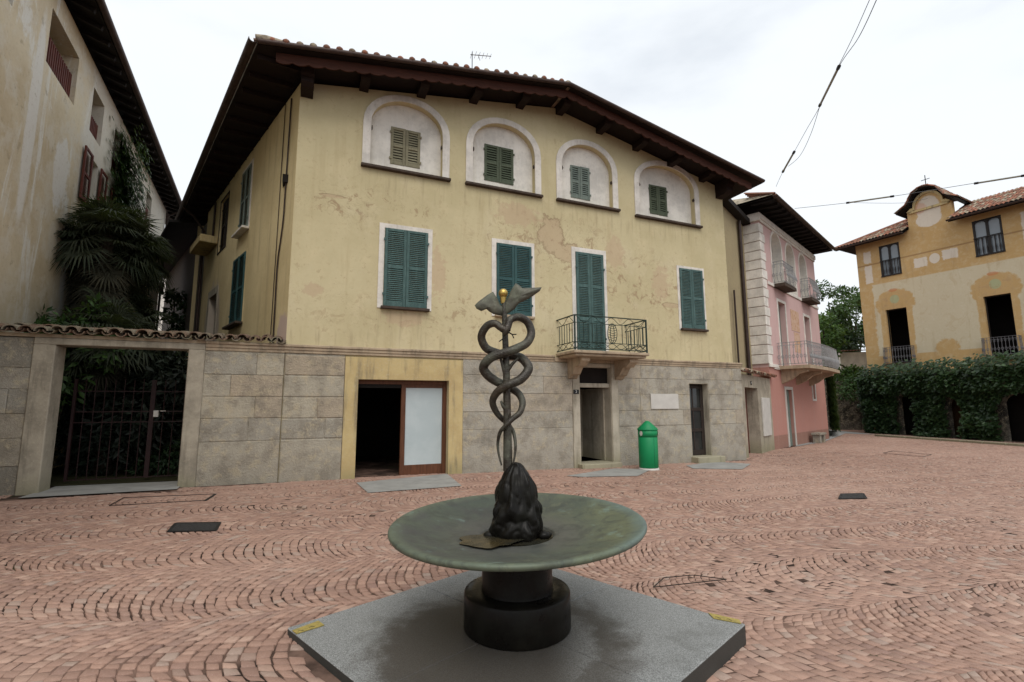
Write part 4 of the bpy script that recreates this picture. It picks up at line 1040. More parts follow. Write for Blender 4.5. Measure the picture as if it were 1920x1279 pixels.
mb.wall([(0, -.5), (PL, -.5), (PL, 9.85), (0, 9.85)], PAR+[rect(*pd1), rect(*pd2), rect(*pg), rect(*pw)], 0, .35); mb.build('wall', M['pink'], pk)
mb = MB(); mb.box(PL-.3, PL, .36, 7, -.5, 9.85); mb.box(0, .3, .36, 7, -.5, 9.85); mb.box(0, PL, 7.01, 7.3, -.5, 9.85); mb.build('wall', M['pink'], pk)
mb = MB(); mb.box(.3, PL-.3, .60, .65, 6.9, 9.85); mb.box(.3, PL-.3, .36, .6, 6.95, 7.01); mb.build('loggia_wall', M['niche'], pk)
mb = MB(); mb.box(.31, PL-.31, .7, .74, -.4, 6.9); mb.build('interior', M['dark_int'], pk)
for (a, b), o_ in zip(AX, PAR):
    mb = MB(); outer = archpts(a-.11, b+.11, 7.0, 8.78, (b-a)/2+.11, 12); mb.ring(outer, o_, -.025, 0); asr = mb.build('arch_surround', M['white'], pk)
    mb = MB(); mb.ring(archpts(a, b, 7.02, 8.78, (b-a)/2, 12), archpts(a+.014, b-.014, 7.034, 8.78, (b-a)/2-.014, 12), -.02, .352); mb.build('arch_reveal', M['niche'], asr)
mb = MB(); mb.box(0.6, PL, -.05, 0, 6.86, 7.0, .01); mb.box(0.6, PL, -.05, 0, 3.24, 3.36, .01); mb.build('string_course', M['white'], pk)
mb = MB(); mb.box(-.06, PL+.06, -.10, -.0, 9.62, 9.86, .02); mb.box(-.03, PL, -.06, 0, 9.5, 9.62, .01); mb.box(-.1, 0, -.1, 1.1, 9.5, 9.86, .02); mb.build('cornice', M['white'], pk)
# quoins on the corner
mb = MB(); z = 3.42; k = 0
while z < 9.4:
    w = .55 if k % 2 else .42
    mb.box(-.05, w, -.045, 0, z+.012, z+.385, .012); mb.box(-.06, -.0, -.04, 1.05, z+.012, z+.385, .012); z += .40; k += 1
mb.build('quoins', M['white'], pk)
mb = MB(); mb.box(-.01, 1.1, -.07, -.001, 3.30, 3.44, .01); mb.build('quoin_foot', M['white'], pk)
# roof
mb = MB(); y1 = -.88
mb.add([(-.9, y1, 10.02), (PL+.35, y1, 10.02), (PL-2, 4, 11.5), (1, 4, 11.5), (-.9, 8, 10.02), (PL+.35, 8, 10.02)], [(0, 1, 2, 3), (1, 5, 2), (0, 3, 4), (3, 2, 5, 4)]); mb.build('eave_soffit', M['dark_wood'], pk)
mb = MB(); mb.add([(-.95, y1-.04, 10.10), (PL+.4, y1-.04, 10.10), (PL-2, 4, 11.62), (1, 4, 11.62), (-.95, 8.1, 10.10), (PL+.4, 8.1, 10.10)], [(0, 1, 2, 3), (1, 5, 2), (0, 3, 4), (3, 2, 5, 4)]); 
for i in range(44): xx = -.85+i*.21; mb.tile((xx, y1-.08, 10.13), (0, 5.0, 1.5), (0, 0, 1), 1.2, .09, .09, .015, 5)
mb.build('roof', M['tiles'], pk)
mb = MB()
for i in range(16): xx = -.7+i*.6; mb.bar((xx, y1+.05, 9.98), (xx, .0, 10.0), .08, .11)
mb.build('rafter_ends', M['dark_wood'], pk)
mb = MB(); halfpipe(mb, (-.95, y1-.1, 10.08), (PL+.4, y1-.1, 10.08), .08); mb.build('gutter', M['gutter'], pk)
# openings
for (w, nm) in ((pd1, 'balcony_door'), (pd2, 'balcony_door')):
    mb = MB(); mb.ring(rect(w[0]-.12, w[1]+.12, w[2]-.05, w[3]+.12), rect(*w), -.025, .0); sf = mb.build(nm, M['white'], pk)
    mb = MB(); mb.box(w[0], w[1], .22, .26, w[2], w[3]); mb.build('pane', M['grey_green'], sf)
mb = MB(); mb.ring(rect(pg[0]-.13, pg[1]+.13, -.3, pg[3]+.13), rect(pg[0], pg[1], -.29, pg[3]), -.03, 0); gd = mb.build('glazed_door', M['plaque'], pk)
mb = MB(); mb.box(pg[0]-.18, pg[1]+.18, -.12, .0, -.4, -.06, .01); mb.build('doorstep', M['plaque'], gd)
mb = MB(); mb.box(pg[0], pg[1], .12, .16, -.1, pg[3]); mb.build('pane', M['grey_green'], gd)
mb = MB(); mb.ring(rect(pw[0]-.12, pw[1]+.12, pw[2]-.1, pw[3]+.1), rect(*pw), -.03, 0); sm_ = mb.build('small_window', M['plaque'], pk)
mb = MB(); mb.box(pw[0], pw[1], .12, .16, pw[2], pw[3]); mb.build('pane', M['grey_green'], sm_)
t = NT('faded_mural'); n = t.noise(5, 5, .7); v = t.voro(6); c = t.mix(t.ramp(n, .4, .6), (.55, .36, .24), (.46, .25, .13)); c = t.mix(t.mul(t.ramp(v, .2, .5), .5), c, (.62, .45, .36)); M['mural'] = t.done(c, .9, 0, .1)
mb = MB(); mb.box(3.55, 4.85, -.012, -.002, 5.2, 6.2); mb.box(3.85, 4.75, -.010, -.002, 4.2, 5.15); mb.build('painted_panel', M['mural'], pk)
def iron_balcony(parent, x0, x1, zf, d, mat, slabmat, h=.95, bulge=.10, sp=.12, brackets=(), curve=.0, th=.14):
    mb = MB()
    nseg = 10
    def front(t_): return -d-curve*sin(pi*t_)
    pts = [(x0-.06, 0)]+[(x0-.06+(x1-x0+.12)*i/nseg, front(i/nseg)-.06) for i in range(nseg+1)]+[(x1+.06, 0)]
    n = len(pts)
    mb.add([(x, y, zf-th) for x, y in pts]+[(x, y, zf) for x, y in pts], [tuple(range(n-1, -1, -1)), tuple(range(n, 2*n))]+[(i, (i+1) % n, n+(i+1) % n, n+i) for i in range(n)])
    bo_ = mb.build('balcony', slabmat, parent)
    for bx in brackets:
        mb = MB(); mb.prismx([(0, zf-th), (-d*.92, zf-th), (-d*.9, zf-th-.12), (-d*.6, zf-th-.2), (-d*.35, zf-th-.42), (0, zf-th-.6)], bx, bx+.22); mb.build('bracket', slabmat, bo_)
    mb = MB()
    path = [(x0, 0.0)]+[(x0+(x1-x0)*i/nseg, front(i/nseg)) for i in range(nseg+1)]+[(x1, 0.0)]
    for z, w in ((zf+h, .04), (zf+.07, .025), (zf+h-.12, .016)):
        for a, b in zip(path[:-1], path[1:]): mb.bar((a[0], a[1], z), (b[0], b[1], z), w, .02)
    for a, b in zip(path[:-1], path[1:]):
        A = Vector((*a, 0)); B = Vector((*b, 0)); L = (B-A).length; m = max(1, round(L/sp)); o_ = Vector((-(B-A).y, (B-A).x, 0)).normalized()*-1
        for k in range(m):
            q = A.lerp(B, (k+.5)/m)
            mb.tube([q+Vector((0, 0, zf+.05)), q+o_*bulge+Vector((0, 0, zf+h*.28)), q+o_*bulge*.5+Vector((0, 0, zf+h*.6)), q+Vector((0, 0, zf+h))], .011, 4, False)
            c_ = q+o_*bulge*.8+Vector((0, 0, zf+h*.38)); e = (B-A).normalized()
            mb.tube([c_+e*(.045*cos(t_*pi/4))+Vector((0, 0, .075*sin(t_*pi/4))) for t_ in range(9)], .011, 4, False)
            if k % 2 == 0:
                c_ = q+Vector((0, 0, zf+h*.8)); mb.tube([c_+e*(.04*cos(t_*pi/4))+Vector((0, 0, .06*sin(t_*pi/4))) for t_ in range(9)], .007, 4, False)
    mb.build('railing', mat, bo_)
    return bo_
iron_balcony(pk, 1.40, 2.95, 7.0, .42, M['rail_grey'], M['sill'], .98, .16, .13)
iron_balcony(pk, 5.55, 7.0, 7.0, .42, M['rail_grey'], M['sill'], .98, .16, .13)
iron_balcony(pk, 1.25, 6.3, 3.40, 1.12, M['rail_grey'], M['cornice'], .98, .10, .14, (1.5, 3.6, 5.7), .12)
# ================================================================== narrow passage house between yellow and pink
LKa = fw(13.46, .1); LKd = Vector((PP.x, PP.y, 0))-Vector((LKa.x, LKa.y, 0)); LKang = atan2(LKd.y, LKd.x); LKl = LKd.length
lk = thing('porch_wall', 'low cream porch wall with dark doorway and tile coping between yellow and pink houses', 'wall', Vector((LKa.x, LKa.y, 0)), LKang)
def lu(x, y): return onp(LKa, LKang, x, y)
d0 = lu(1396, 727)[0]; d1 = lu(1420, 727)[0]; dt = lu(1408, 727)[1]
ptop = lu(1412, 705)[1]
mb = MB(); mb.wall([(0, -.5), (LKl, -.5), (LKl, ptop), (0, ptop)], [rect(d0, d1, -.49, dt)], 0, .45); mb.build('wall', M['concrete'], lk)
mb = MB(); mb.box(d0, d1, .40, .44, -.3, dt); mb.build('door', M['brown_shut'], lk)
mb = MB()
for i in range(int(LKl/.2)+1): mb.tile((i*.2+.05, -.22+R.uniform(-.03, .03), ptop+.07), (0, 1, .35), (R.uniform(-.1, .1), 0, 1), .55, .10, .085, .016, 6); mb.tile((i*.2+.15, -.2, ptop+.11), (0, 1, .35), (0, 0, -1), .5, .09, .08, .016, 6)
mb.build('coping_tiles', M['tiles_warm'], lk)
mx0 = lu(1427, 760)[0]; mx1 = lu(1441, 760)[0]; mz0 = lu(1433, 818)[1]; mz1 = lu(1433, 746)[1]
mb = MB(); mb.box(mx0, min(mx1, LKl-.05), -.06, -.001, mz0, mz1, .01); mb.build('meter_cabinet', M['plaque'], lk)
mb = MB(); mb.box((d0+d1)/2-.06, (d0+d1)/2+.06, -.02, -.001, dt+.10, dt+.24, .003); npb = mb.build('number_plate', M['black'], lk)
text('4', .10, M['whitepaint'], npb, ((d0+d1)/2, -.022, dt+.17))
ph = thing('passage_house', 'dim ochre strip of wall with brown drainpipes set back between yellow and pink houses', 'house', Vector((LKa.x, LKa.y, 0)), LKang)
t = NT('dim_ochre'); n = t.noise(.9, 6, .65); f = t.noise(7, 5, .7); c = t.mix(n, (.40, .33, .19), (.30, .24, .15)); c = t.mix(t.mul(t.ramp(f, .5, .7), .4), c, (.22, .18, .12)); t.bump(f, .4, .01); M['dimochre'] = t.done(c, .92, 0, .15)
mb = MB(); mb.box(-.5, LKl+.4, .62, 1.0, -.5, 9.3); mb.build('wall', M['dimochre'], ph)
mb = MB(); mb.box(-.3, LKl+.6, .3, 3, 9.3, 9.5); mb.build('roof', M['dark_wood'], ph)
mb = MB()
for (xx, r, zt) in ((LKl*.50, .035, 6.0), (LKl*.80, .075, 9.2)): mb.tube([(xx, .52, zt), (xx, .52, ptop)], r, 8)
mb.build('downpipe', M['pipe'], ph)
# stone bench and alley at the right
be = thing('stone_bench', 'small dark stone bench against the pink house wall', 'bench', PP+Vector((cos(PA), sin(PA), 0))*5.3+Vector((sin(PA), -cos(PA), 0))*.32, PA)
mb = MB(); mb.box(-.55, .55, -.2, .2, .36, .46, .015); mb.build('seat', M['stone_dark'], be)
for s_ in (-1, 1): mb = MB(); mb.box(s_*.35-.12, s_*.35+.12, -.16, .16, -.1, .359, .015); mb.build('leg', M['stone_dark'], be)
# ================================================================== VILLA on the right
VA = radians(-61); VP = gnd(1632, 812, GZR)+Vector((1.3, .9, 0)); VP.z = 0
def vu(x, y, off=0): return onp(VP, VA, x, y, off)
vl = thing('ochre_villa', 'ochre villa with faded painted decoration, curved gable and dark open balcony doors', 'villa', VP, VA)
xL = vu(1604, 480)[0]; xL = min(xL, vu(1628, 690)[0])+.05
xR = xL+14.0
zS = (vu(1623, 537)[1]+vu(1920, 481)[1])/2       # foot of the ochre upper band
zB = (vu(1660, 668)[1]+vu(1800, 655)[1])/2
zEv = vu(1640, 448, .9)[1]; zE = zEv+.50*.85-.16                            # wall top under the eaves
gx0, gx1 = vu(1704, 430)[0], vu(1786, 400)[0]; gxc = (gx0+gx1)/2; gzt = vu(1738, 358)[1]; gzs = vu(1704, 400)[1]; 
print('VILLA', xL, zS, zB, zE, gx0, gx1, gzt, gzs)
UW = [(vu(1650, 490)[0], vu(1689, 490)[0], vu(1656, 520)[1], vu(1650, 462)[1]), (vu(1826, 450)[0], vu(1883, 450)[0], vu(1834, 482)[1], vu(1830, 414)[1])]
LD = [(vu(1664, 620)[0], vu(1704, 620)[0], vu(1668, 685)[1], vu(1665, 581)[1]), (vu(1849, 600)[0], vu(1902, 600)[0], vu(1860, 672)[1], vu(1848, 556)[1])]
wdt = UW[1][0]-UW[0][0]
UW.append(tuple([UW[1][0]+wdt, UW[1][1]+wdt, UW[1][2], UW[1][3]])); LD.append((LD[1][0]+wdt, LD[1][1]+wdt, LD[1][2], LD[1][3]))
def gable(inset=0.0, up=0.0):
    hw = (gx1-gx0)/2-inset; pts = []
    pts.append((gxc+hw, gzs+.05+up)); n = 12
    # shoulder then arched centre
    pts.append((gxc+hw*.80, gzs+.22+up))
    for i in range(n+1):
        a = pi*i/n; pts.append((gxc+hw*.70*cos(a), gzs+.22+up+(gzt-gzs-.22)*sin(a)))
    pts.append((gxc-hw*.80, gzs+.22+up)); pts.append((gxc-hw, gzs+.05+up))
    return pts
def villa_mat():
    t = NT('painted_villa_stucco'); X, Y, Z = t.xyz(); rag = t.noise(3.4, 9, .74, dist=.4); n = t.noise(.7, 6, .65); f = t.noise(9, 5, .7); st = t.noise(1, 5, .6, vec=t.scale(t.obj, (2.5, 2.5, .35)))
    och = t.mix(n, (.54, .365, .17), (.45, .285, .12)); och = t.mix(t.mul(t.ramp(rag, .46, .66), .6), och, (.56, .43, .26))
    crm = t.mix(n, (.60, .52, .37), (.52, .44, .30)); crm = t.mix(t.mul(t.ramp(rag, .52, .7), .45), crm, (.66, .60, .48))
    mid = t.mul(t.ramp(Z, zB-.02, zB+.02), t.ramp(Z, zS-.03, zS+.03, 1.0, 0.0))
    mid = t.mul(mid, t.ramp(t.add(X, t.mul(t.sub(rag, .5), .5)), xL+.72, xL+.80))
    for d_ in LD:
        cx = (d_[0]+d_[1])/2; w = (d_[1]-d_[0])/2
        car = t.mx(t.rectm(cx-w-.30, cx+w+.30, zB-1, d_[3]+.35, .03, rag, .14), t.ell(cx, d_[3]+.35, w+.55, .95, rag, .28, .9, 1.0))
        mid = t.mul(mid, t.sub(1.0, car))
    mid = t.mul(mid, t.sub(1.0, t.mx(t.ell(gxc+.1, zB+.15, .62, .62, rag, .5, .8, 1.0), t.ell(gxc+wdt+.1, zB+.1, .7, .5, rag, .5, .8, 1.0))))
    gh = t.mul(t.ramp(t.noise(1.3, 8, .72, dist=.8), .54, .62), .4)
    crm = t.mix(gh, crm, (.47, .36, .22))
    c = t.mix(mid, och, crm)
    # white patches and panels in the ochre upper storey
    pt = t.mx(t.ell(gxc, gzs-.15, .62, .95, rag, .22, .9, 1.0), t.ell(gxc-.05, gzs-.7, .68, .5, rag, .25, .9, 1.0))
    zc = zS+.92
    pt = t.mx(pt, t.mx(t.ell(gxc, zc, .27, .33, rag, .15, .9, 1.0), t.mx(t.rectm(gxc-1.05, gxc-.38, zc-.36, zc+.22, .03, rag, .2), t.rectm(gxc+.38, gxc+1.1, zc-.24, zc+.36, .03, rag, .2))))
    pt = t.mx(pt, t.mx(t.rectm(xL+.42, xL+.85, zS+.15, zS+1.35, .03, rag, .15), t.rectm(xL+.42, xL+.85, zS+1.5, zS+2.3, .03, rag, .15)))
    pt = t.mx(pt, t.rectm(UW[1][1]+.75, UW[1][1]+1.5, zS+.05, zS+2.4, .03, rag, .12))
    c = t.mix(pt, c, (.64, .56, .46))
    c = t.mix(t.mul(t.ell(gxc-.42, gzs+.1, .35, .4, rag, .4), .6), c, (.60, .36, .26))
    for d_ in LD:
        cx = (d_[0]+d_[1])/2
        c = t.mix(t.mul(t.ell(cx, d_[3]+.62, .27, .30, rag, .15, .85, 1.0), .8), c, (.36, .40, .24))
        c = t.mix(t.mul(t.ell(cx-.05, d_[3]+1.22, .28, .12, rag, .4), .7), c, (.50, .20, .09))
        c = t.mix(t.mul(t.ramp(rag, .5, .6), t.mul(t.ell(cx, d_[3]+.45, .95, .85, rag, .3), .45)), c, (.36, .20, .08))
    band = t.mul(t.ramp(Z, zS+1.34, zS+1.37), t.ramp(Z, zS+1.43, zS+1.46, 1.0, 0.0)); c = t.mix(t.mul(band, .7), c, (.26, .15, .07))
    c = t.mix(t.mul(t.ramp(st, .54, .72), .4), c, (.33, .22, .11)); c = t.mix(t.mul(t.ramp(f, .55, .72), .25), c, (.30, .20, .10))
    t.bump(t.add(n, f), .4, .01); return t.done(c, .92, 0, .12)
M['villa'] = villa_mat()
mb = MB()
outer = [(xL, -.5), (xR, -.5), (xR, zE), (gx1, zE)]+gable()+[(gx0, zE), (xL, zE)]
mb.wall(outer, [rect(*w) for w in UW+LD], 0, .4); mb.build('front_wall', M['villa'], vl)
mb = MB(); mb.box(xL, xL+.4, .41, 9, -.5, zE); mb.box(xR-.4, xR, .41, 9, -.5, zE); mb.box(xL, xR, 9.01, 9.4, -.5, zE); mb.build('side_wall', M['villa'], vl)
mb = MB(); mb.box(xL+.41, xR-.41, 2.5, 2.6, 0, zE-.1); mb.box(xL+.41, xR-.41, .42, 2.5, zS+.0, zS+.1); mb.box(xL+.41, xR-.41, .42, 2.5, zE-.15, zE-.02)
mb.build('interior', M['dark_int'], vl)
M['win_dark'] = plain('dark_window_frame', (.022, .016, .013), .5, 0, .3)
t = NT('sky_glass'); M['sky_glass'] = t.done(t.mix(t.noise(2, 3), (.23, .26, .29), (.16, .19, .21)), .12, 0, .6)
for w in UW:
    x0_, x1_, z0_, z1_ = w; xm = (x0_+x1_)/2
    mb = MB()
    for a, b in ((x0_, x0_+.10), (xm-.06, xm+.06), (x1_-.10, x1_)): mb.box(a, b, .0, .10, z0_, z1_, .004)
    for z in (z0_, z1_-.09): mb.box(x0_+.10, xm-.06, .0, .1, z, z+.09); mb.box(xm+.06, x1_-.10, .0, .1, z, z+.09)
    for a, b in ((x0_+.1, xm-.06), (xm+.06, x1_-.1)):
        zt = z1_-.09
        for sgn, xx in ((1, a), (-1, b)): mb.prism([(xx, zt), (xx+sgn*.16, zt), (xx+sgn*.05, zt-.05), (xx, zt-.16)], .01, .09)
    wf = mb.build('window', M['win_dark'], vl)
    mb = MB(); mb.box(x0_+.1, x1_-.1, .06, .07, z0_+.09, z1_-.09); mb.build('pane', M['sky_glass'], wf)
    mb = MB(); zr = z0_+(z1_-z0_)*.52
    mb.box(x0_, x1_, -.06, -.01, zr-.05, zr, .004); mb.box(x0_, x1_, -.06, -.01, z0_, z0_+.07, .004)
    for i in range(1, 7): xx = x0_+(x1_-x0_)*i/7; mb.lathe([(.02, z0_+.07), (.028, z0_+.2), (.040, z0_+.38), (.022, z0_+.6), (.03, zr-.05)], 6, (xx, -.035, 0))
    mb.build('balustrade', M['win_dark'], wf)
M['rail_villa'] = paint('grey_violet_iron', (.17, .165, .175), (.3, .3, .3), .3, .5, 8.0)
for d_ in LD:
    mb = MB(); mb.ring(rect(d_[0]-.01, d_[1]+.01, d_[2], d_[3]+.01), rect(d_[0]+.06, d_[1]-.06, d_[2]+.01, d_[3]-.06), .18, .24); df = mb.build('balcony_door', M['win_dark'], vl)
    iron_balcony(vl, d_[0]-.18, d_[1]+.18, d_[2]+.08, .45, M['rail_villa'], M['sill'], 1.02, .03, .11)
# gable trim and roofs
mb = MB(); g_ = gable(); gi = gable(.14, -.14)
mb.ring(g_, gi, -.09, .0); mb.build('gable_moulding', M['shopframe'], vl)
def tiled(mb, xa, xb, ye, ze, yr, zr, clipL=0.0, sp=.19):
    """roof slope running from the eave (ye,ze) back to (yr,zr)"""
    n = int((xb-xa)/sp); d = Vector((0, yr-ye, zr-ze)); L = d.length; steps = max(1, int(L/.42))
    for i in range(n+1):
        xx = xa+i*sp; lim = L if not clipL else min(L, max(.3, (xx-xa)*clipL))
        m = max(1, int(lim/L*steps))
        for k in range(m):
            p = Vector((xx, ye, ze+.03))+d*(k/steps); mb.tile(p+Vector((R.uniform(-.008, .008), 0, .012*(k % 2)+R.uniform(0, .01))), d, (R.uniform(-.06, .06), 0, 1), L/steps+.05, .085, .07, .014, 4)
ov = .85; zEe = zEv
slope = .50
def wing(xa, xb, hipL, name):
    yr = 2.6; ye = -ov; zr = zEe+(yr-ye)*slope
    mb = MB()
    if hipL:
        xa2 = xa-ov; vs = [(xa2, ye, zEe), (xb, ye, zEe), (xb, yr, zr), (xa2+(yr-ye), yr, zr), (xa2, 9.4, zEe)]
        mb.add(vs, [(0, 1, 2, 3), (0, 3, 4)]); cl = 1.12
    else:
        xa2 = xa; vs = [(xa, ye, zEe), (xb, ye, zEe), (xb, yr, zr), (xa, yr, zr)]; mb.add(vs, [(0, 1, 2, 3)]); cl = 0
    mb.add([(v[0], v[1], v[2]-.14) for v in vs], [(0, 1, 2, 3)])
    mb.box(xa2, xb, ye, ye+.03, zEe-.14, zEe)
    so_ = mb.build('eave_soffit', M['dark_wood'], vl)
    mb = MB(); tiled(mb, xa2+.05, xb-.05, ye-.05, zEe+.02, yr, zr+.02, cl)
    if hipL: mb.tube([(xa2, ye, zEe+.08), (xa2+(yr-ye), yr, zr+.1)], .10, 8)
    mb.build('roof', M['tiles_warm'], vl)
    mb = MB(); halfpipe(mb, (xa2-.05, ye-.09, zEe-.02), (xb, ye-.09, zEe-.02), .085); mb.build('gutter', M['gutter'], vl)
wing(xL, gx0-.02, True, 'l'); wing(gx1+.02, xR, False, 'r')
# gable roof: tiles following the curved top
mb = MB(); hw_ = (gx1-gx0)/2
pts3 = [(gxc+hw_+.42, gzs-.02), (gxc+hw_*.86, gzs+.34), (gxc+hw_*.52, gzt-.10), (gxc+hw_*.22, gzt+.10), (gxc, gzt+.15), (gxc-hw_*.22, gzt+.10), (gxc-hw_*.52, gzt-.10), (gxc-hw_*.86, gzs+.34), (gxc-hw_-.42, gzs-.02)]
for i in range(len(pts3)-1):
    a, b = pts3[i], pts3[i+1]
    mb.add([(a[0], -.45, a[1]), (b[0], -.45, b[1]), (b[0], 4, b[1]), (a[0], 4, a[1]), (a[0], -.45, a[1]+.06), (b[0], -.45, b[1]+.06), (b[0], 4, b[1]+.06), (a[0], 4, a[1]+.06)], [(0, 1, 2, 3), (4, 7, 6, 5), (0, 4, 5, 1), (3, 2, 6, 7)])
mb.build('gable_soffit', M['dark_wood'], vl)
mb = MB()
full = []
for i in range(len(pts3)-1):
    a = Vector((pts3[i][0], 0, pts3[i][1]+.08)); b = Vector((pts3[i+1][0], 0, pts3[i+1][1]+.08)); full.append((a, b))
for row in range(22):
    y = -.50+row*.2
    for (a, b) in full:
        d = b-a; L = d.length
        if L < .05: continue
        if d.z > 0: a, b = b, a; d = -d      # tiles run downhill
        m = max(1, int(L/.33))
        for k in range(m): mb.tile(a+d*(k/m)+Vector((0, y+R.uniform(-.01, .01), R.uniform(0, .015))), d, (0, R.uniform(-.08, .08), 1), L/m+.04, .075, .095, .014, 4)
mb.build('gable_tiles', M['tiles_warm'], vl)
mb = MB(); cx_, cz_ = gxc-.05, gzt+.1
mb.bar((cx_, .2, cz_), (cx_, .2, cz_+1.0), .035); mb.bar((cx_-.22, .2, cz_+.72), (cx_+.22, .2, cz_+.72), .03); mb.ball((cx_, .2, cz_+.18), .06, 8, 6)
mb.build('cross', M['iron_dark'], vl)
# ------------------------------------------------------------------ ivy covered terrace in front of the villa
TA = gnd(1640, 812, GZR); TB = gnd(1918, 830, GZR); tdir = (TB-TA); tdir.z = 0; TL = tdir.length+3.0; tang = atan2(tdir.y, tdir.x)
TP = Vector((TA.x, TA.y, 0)) + Vector((-sin(tang), cos(tang), 0))*(.0)
def tu(x, y): return onp(TP, tang, x, y)
tv = thing('ivy_arcade', 'terrace arcade wholly overgrown with dark ivy below the ochre villa', 'arcade', TP, tang)
zT = tu(1700, 690)[1]
A1 = (tu(1686, 770)[0], tu(1722, 770)[0], tu(1700, 735)[1]); A2 = (tu(1777, 770)[0], tu(1812, 770)[0], tu(1795, 742)[1]); A3 = (tu(1880, 770)[0], tu(1880, 770)[0]+2.2, tu(1900, 735)[1])
print('TERR', zT, A1, A2, A3, TL, TB)
hol = [archpts(a[0], a[1], -.45, a[2]-.5, .5, 8) for a in (A1, A2, A3)]
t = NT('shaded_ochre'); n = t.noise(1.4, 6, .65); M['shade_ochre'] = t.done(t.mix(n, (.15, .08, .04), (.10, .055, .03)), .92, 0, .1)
M['dark_wall'] = stone_blocks('shade_toned_wall', (.035, .032, .027), (.02, .02, .016), (.03, .034, .02))  # near-black stone colour holds the shade of the alley under the trees
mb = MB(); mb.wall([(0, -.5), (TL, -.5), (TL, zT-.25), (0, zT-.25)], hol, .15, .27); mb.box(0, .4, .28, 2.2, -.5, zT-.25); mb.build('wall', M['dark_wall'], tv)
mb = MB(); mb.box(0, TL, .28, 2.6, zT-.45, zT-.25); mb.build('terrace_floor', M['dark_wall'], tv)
rdv = ray(1795, 770); shx = .85*(rdv.x*cos(tang)+rdv.y*sin(tang))/(-rdv.x*sin(tang)+rdv.y*cos(tang)); xa_, xb_ = A2[0]+shx-.45, A2[1]+shx+.45
print('REAR', shx, xa_, xb_)
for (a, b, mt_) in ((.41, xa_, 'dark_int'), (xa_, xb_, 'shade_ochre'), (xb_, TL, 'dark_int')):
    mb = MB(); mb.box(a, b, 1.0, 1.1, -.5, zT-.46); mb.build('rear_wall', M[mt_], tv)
rr = random.Random(31); mb = MB()
def inarch(x, z, m=0.0):
    for a in (A1, A2, A3):
        if a[0]+m < x < a[1]-m:
            xc = (a[0]+a[1])/2; hw = (a[1]-a[0])/2-m
            if z < a[2]-.5+.5*sqrt(max(0, 1-((x-xc)/hw)**2))-m: return True
    return False
cnt = 0
while cnt < 15000:
    x = rr.uniform(-.35, TL); z = rr.uniform(-.15, zT+.12)
    edge = mnoise.noise(Vector((x*1.1, z*1.1, 3)))*.28
    if inarch(x, z, .02+max(-.1, edge)) : continue
    lump = mnoise.noise(Vector((x*.9, z*.9, 0)))*.28+mnoise.noise(Vector((x*2.3, z*2.3, 5)))*.16
    top = 1 if z > zT-.5 else 0
    y = -.12-lump-rr.random()*.25-(.18 if z > A1[2] else 0)
    if z > zT-.35: y += rr.random()**1.5*1.9
    zz = z+(rr.random()**3*.35 if z > zT-.15 else 0)+mnoise.noise(Vector((x*1.5, 0, 9)))*.12*top
    l = rr.uniform(.13, .26)
    mb.leaf((x, y, zz), Vector((rr.uniform(-.8, .8), -.55, rr.uniform(-1.1, .35))).normalized(), Vector((rr.uniform(-.3, .3), -1, .75)), l, l*.85); cnt += 1
for i in range(900):   # left flank
    y = rr.uniform(0, 2.2); z = rr.uniform(-.1, zT); l = rr.uniform(.13, .26)
    mb.leaf((-.15-rr.random()*.3, y, z), Vector((-.6, rr.uniform(-.7, .7), rr.uniform(-1, .3))).normalized(), Vector((-1, 0, .7)), l, l*.85)
ivl = mb.build('ivy', M['ivy'], tv, normals=False); tag(ivl, kind='stuff')
mb = MB()
for a in (A1, A2, A3):
    for xx in (a[0]-.2, a[1]+.2, a[1]+.6): mb.tube(catmull([(xx, -.05, -.2), (xx+rr.uniform(-.2, .2), -.1, 1.0), (xx+rr.uniform(-.3, .3), -.05, 2.2), (xx+rr.uniform(-.4, .4), 0, zT-.3)], 4), .03, 6)
mb.build('stem', M['bark'], tv)
# kerb in front of it
mb = MB(); c0 = gnd(1640, 818, GZR); c1 = gnd(1925, 838, GZR)
kd = (c1-c0).normalized(); kn = Vector((-kd.y, kd.x, 0)); c1 = c1+kd*4
for i in range(12):
    a = c0.lerp(c1, i/12); b = c0.lerp(c1, (i+1)/12-.004); vs = []
    for zz in (GZR-.2, GZR+.09):
        for q in (a, b): vs += [Vector((q.x, q.y, zz))-kn*.0, Vector((q.x, q.y, zz))+kn*.35]
    mb.add(vs, [(0, 1, 3, 2), (4, 6, 7, 5), (0, 2, 6, 4), (1, 5, 7, 3), (0, 4, 5, 1), (2, 3, 7, 6)])
tag(mb.build('kerb', M['concrete']), kind='structure')
# alley between pink house and villa
t = NT('alley_stone'); n = t.noise(1.5, 5, .6); f = t.noise(12, 4); M['alley'] = t.done(t.mix(n, (.26, .26, .25), (.34, .34, .33)), .8, 0, .3)
q0 = gnd(1505, 830, GZR); e1 = gnd(1548, 811, GZR); h1 = gnd(1640, 816, GZR)
sheet('path', [gnd(1490, 838, GZR), gnd(1545, 829, GZR), gnd(1585, 813, GZR), gnd(1640, 815, GZR), h1+Vector((4, 20, 0)), e1+Vector((6, 22, 0)), gnd(1552, 812, GZR), gnd(1500, 833, GZR)], M['alley'], .006, 'structure')
aw0 = pk.matrix_world
pe = PP + Vector((cos(PA), sin(PA), 0))*8.7
rw = thing('alley_wall', 'dark rough stone wall with a brown door beyond the pink house', 'wall', Vector((pe.x, pe.y, 0)), radians(58))
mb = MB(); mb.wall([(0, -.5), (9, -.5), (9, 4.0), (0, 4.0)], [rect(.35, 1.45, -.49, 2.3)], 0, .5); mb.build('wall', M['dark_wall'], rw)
mb = MB(); mb.box(.35, 1.45, .25, .3, -.3, 2.3); mb.build('door', M['frame_wood'], rw)
rr = random.Random(77); mb = MB()
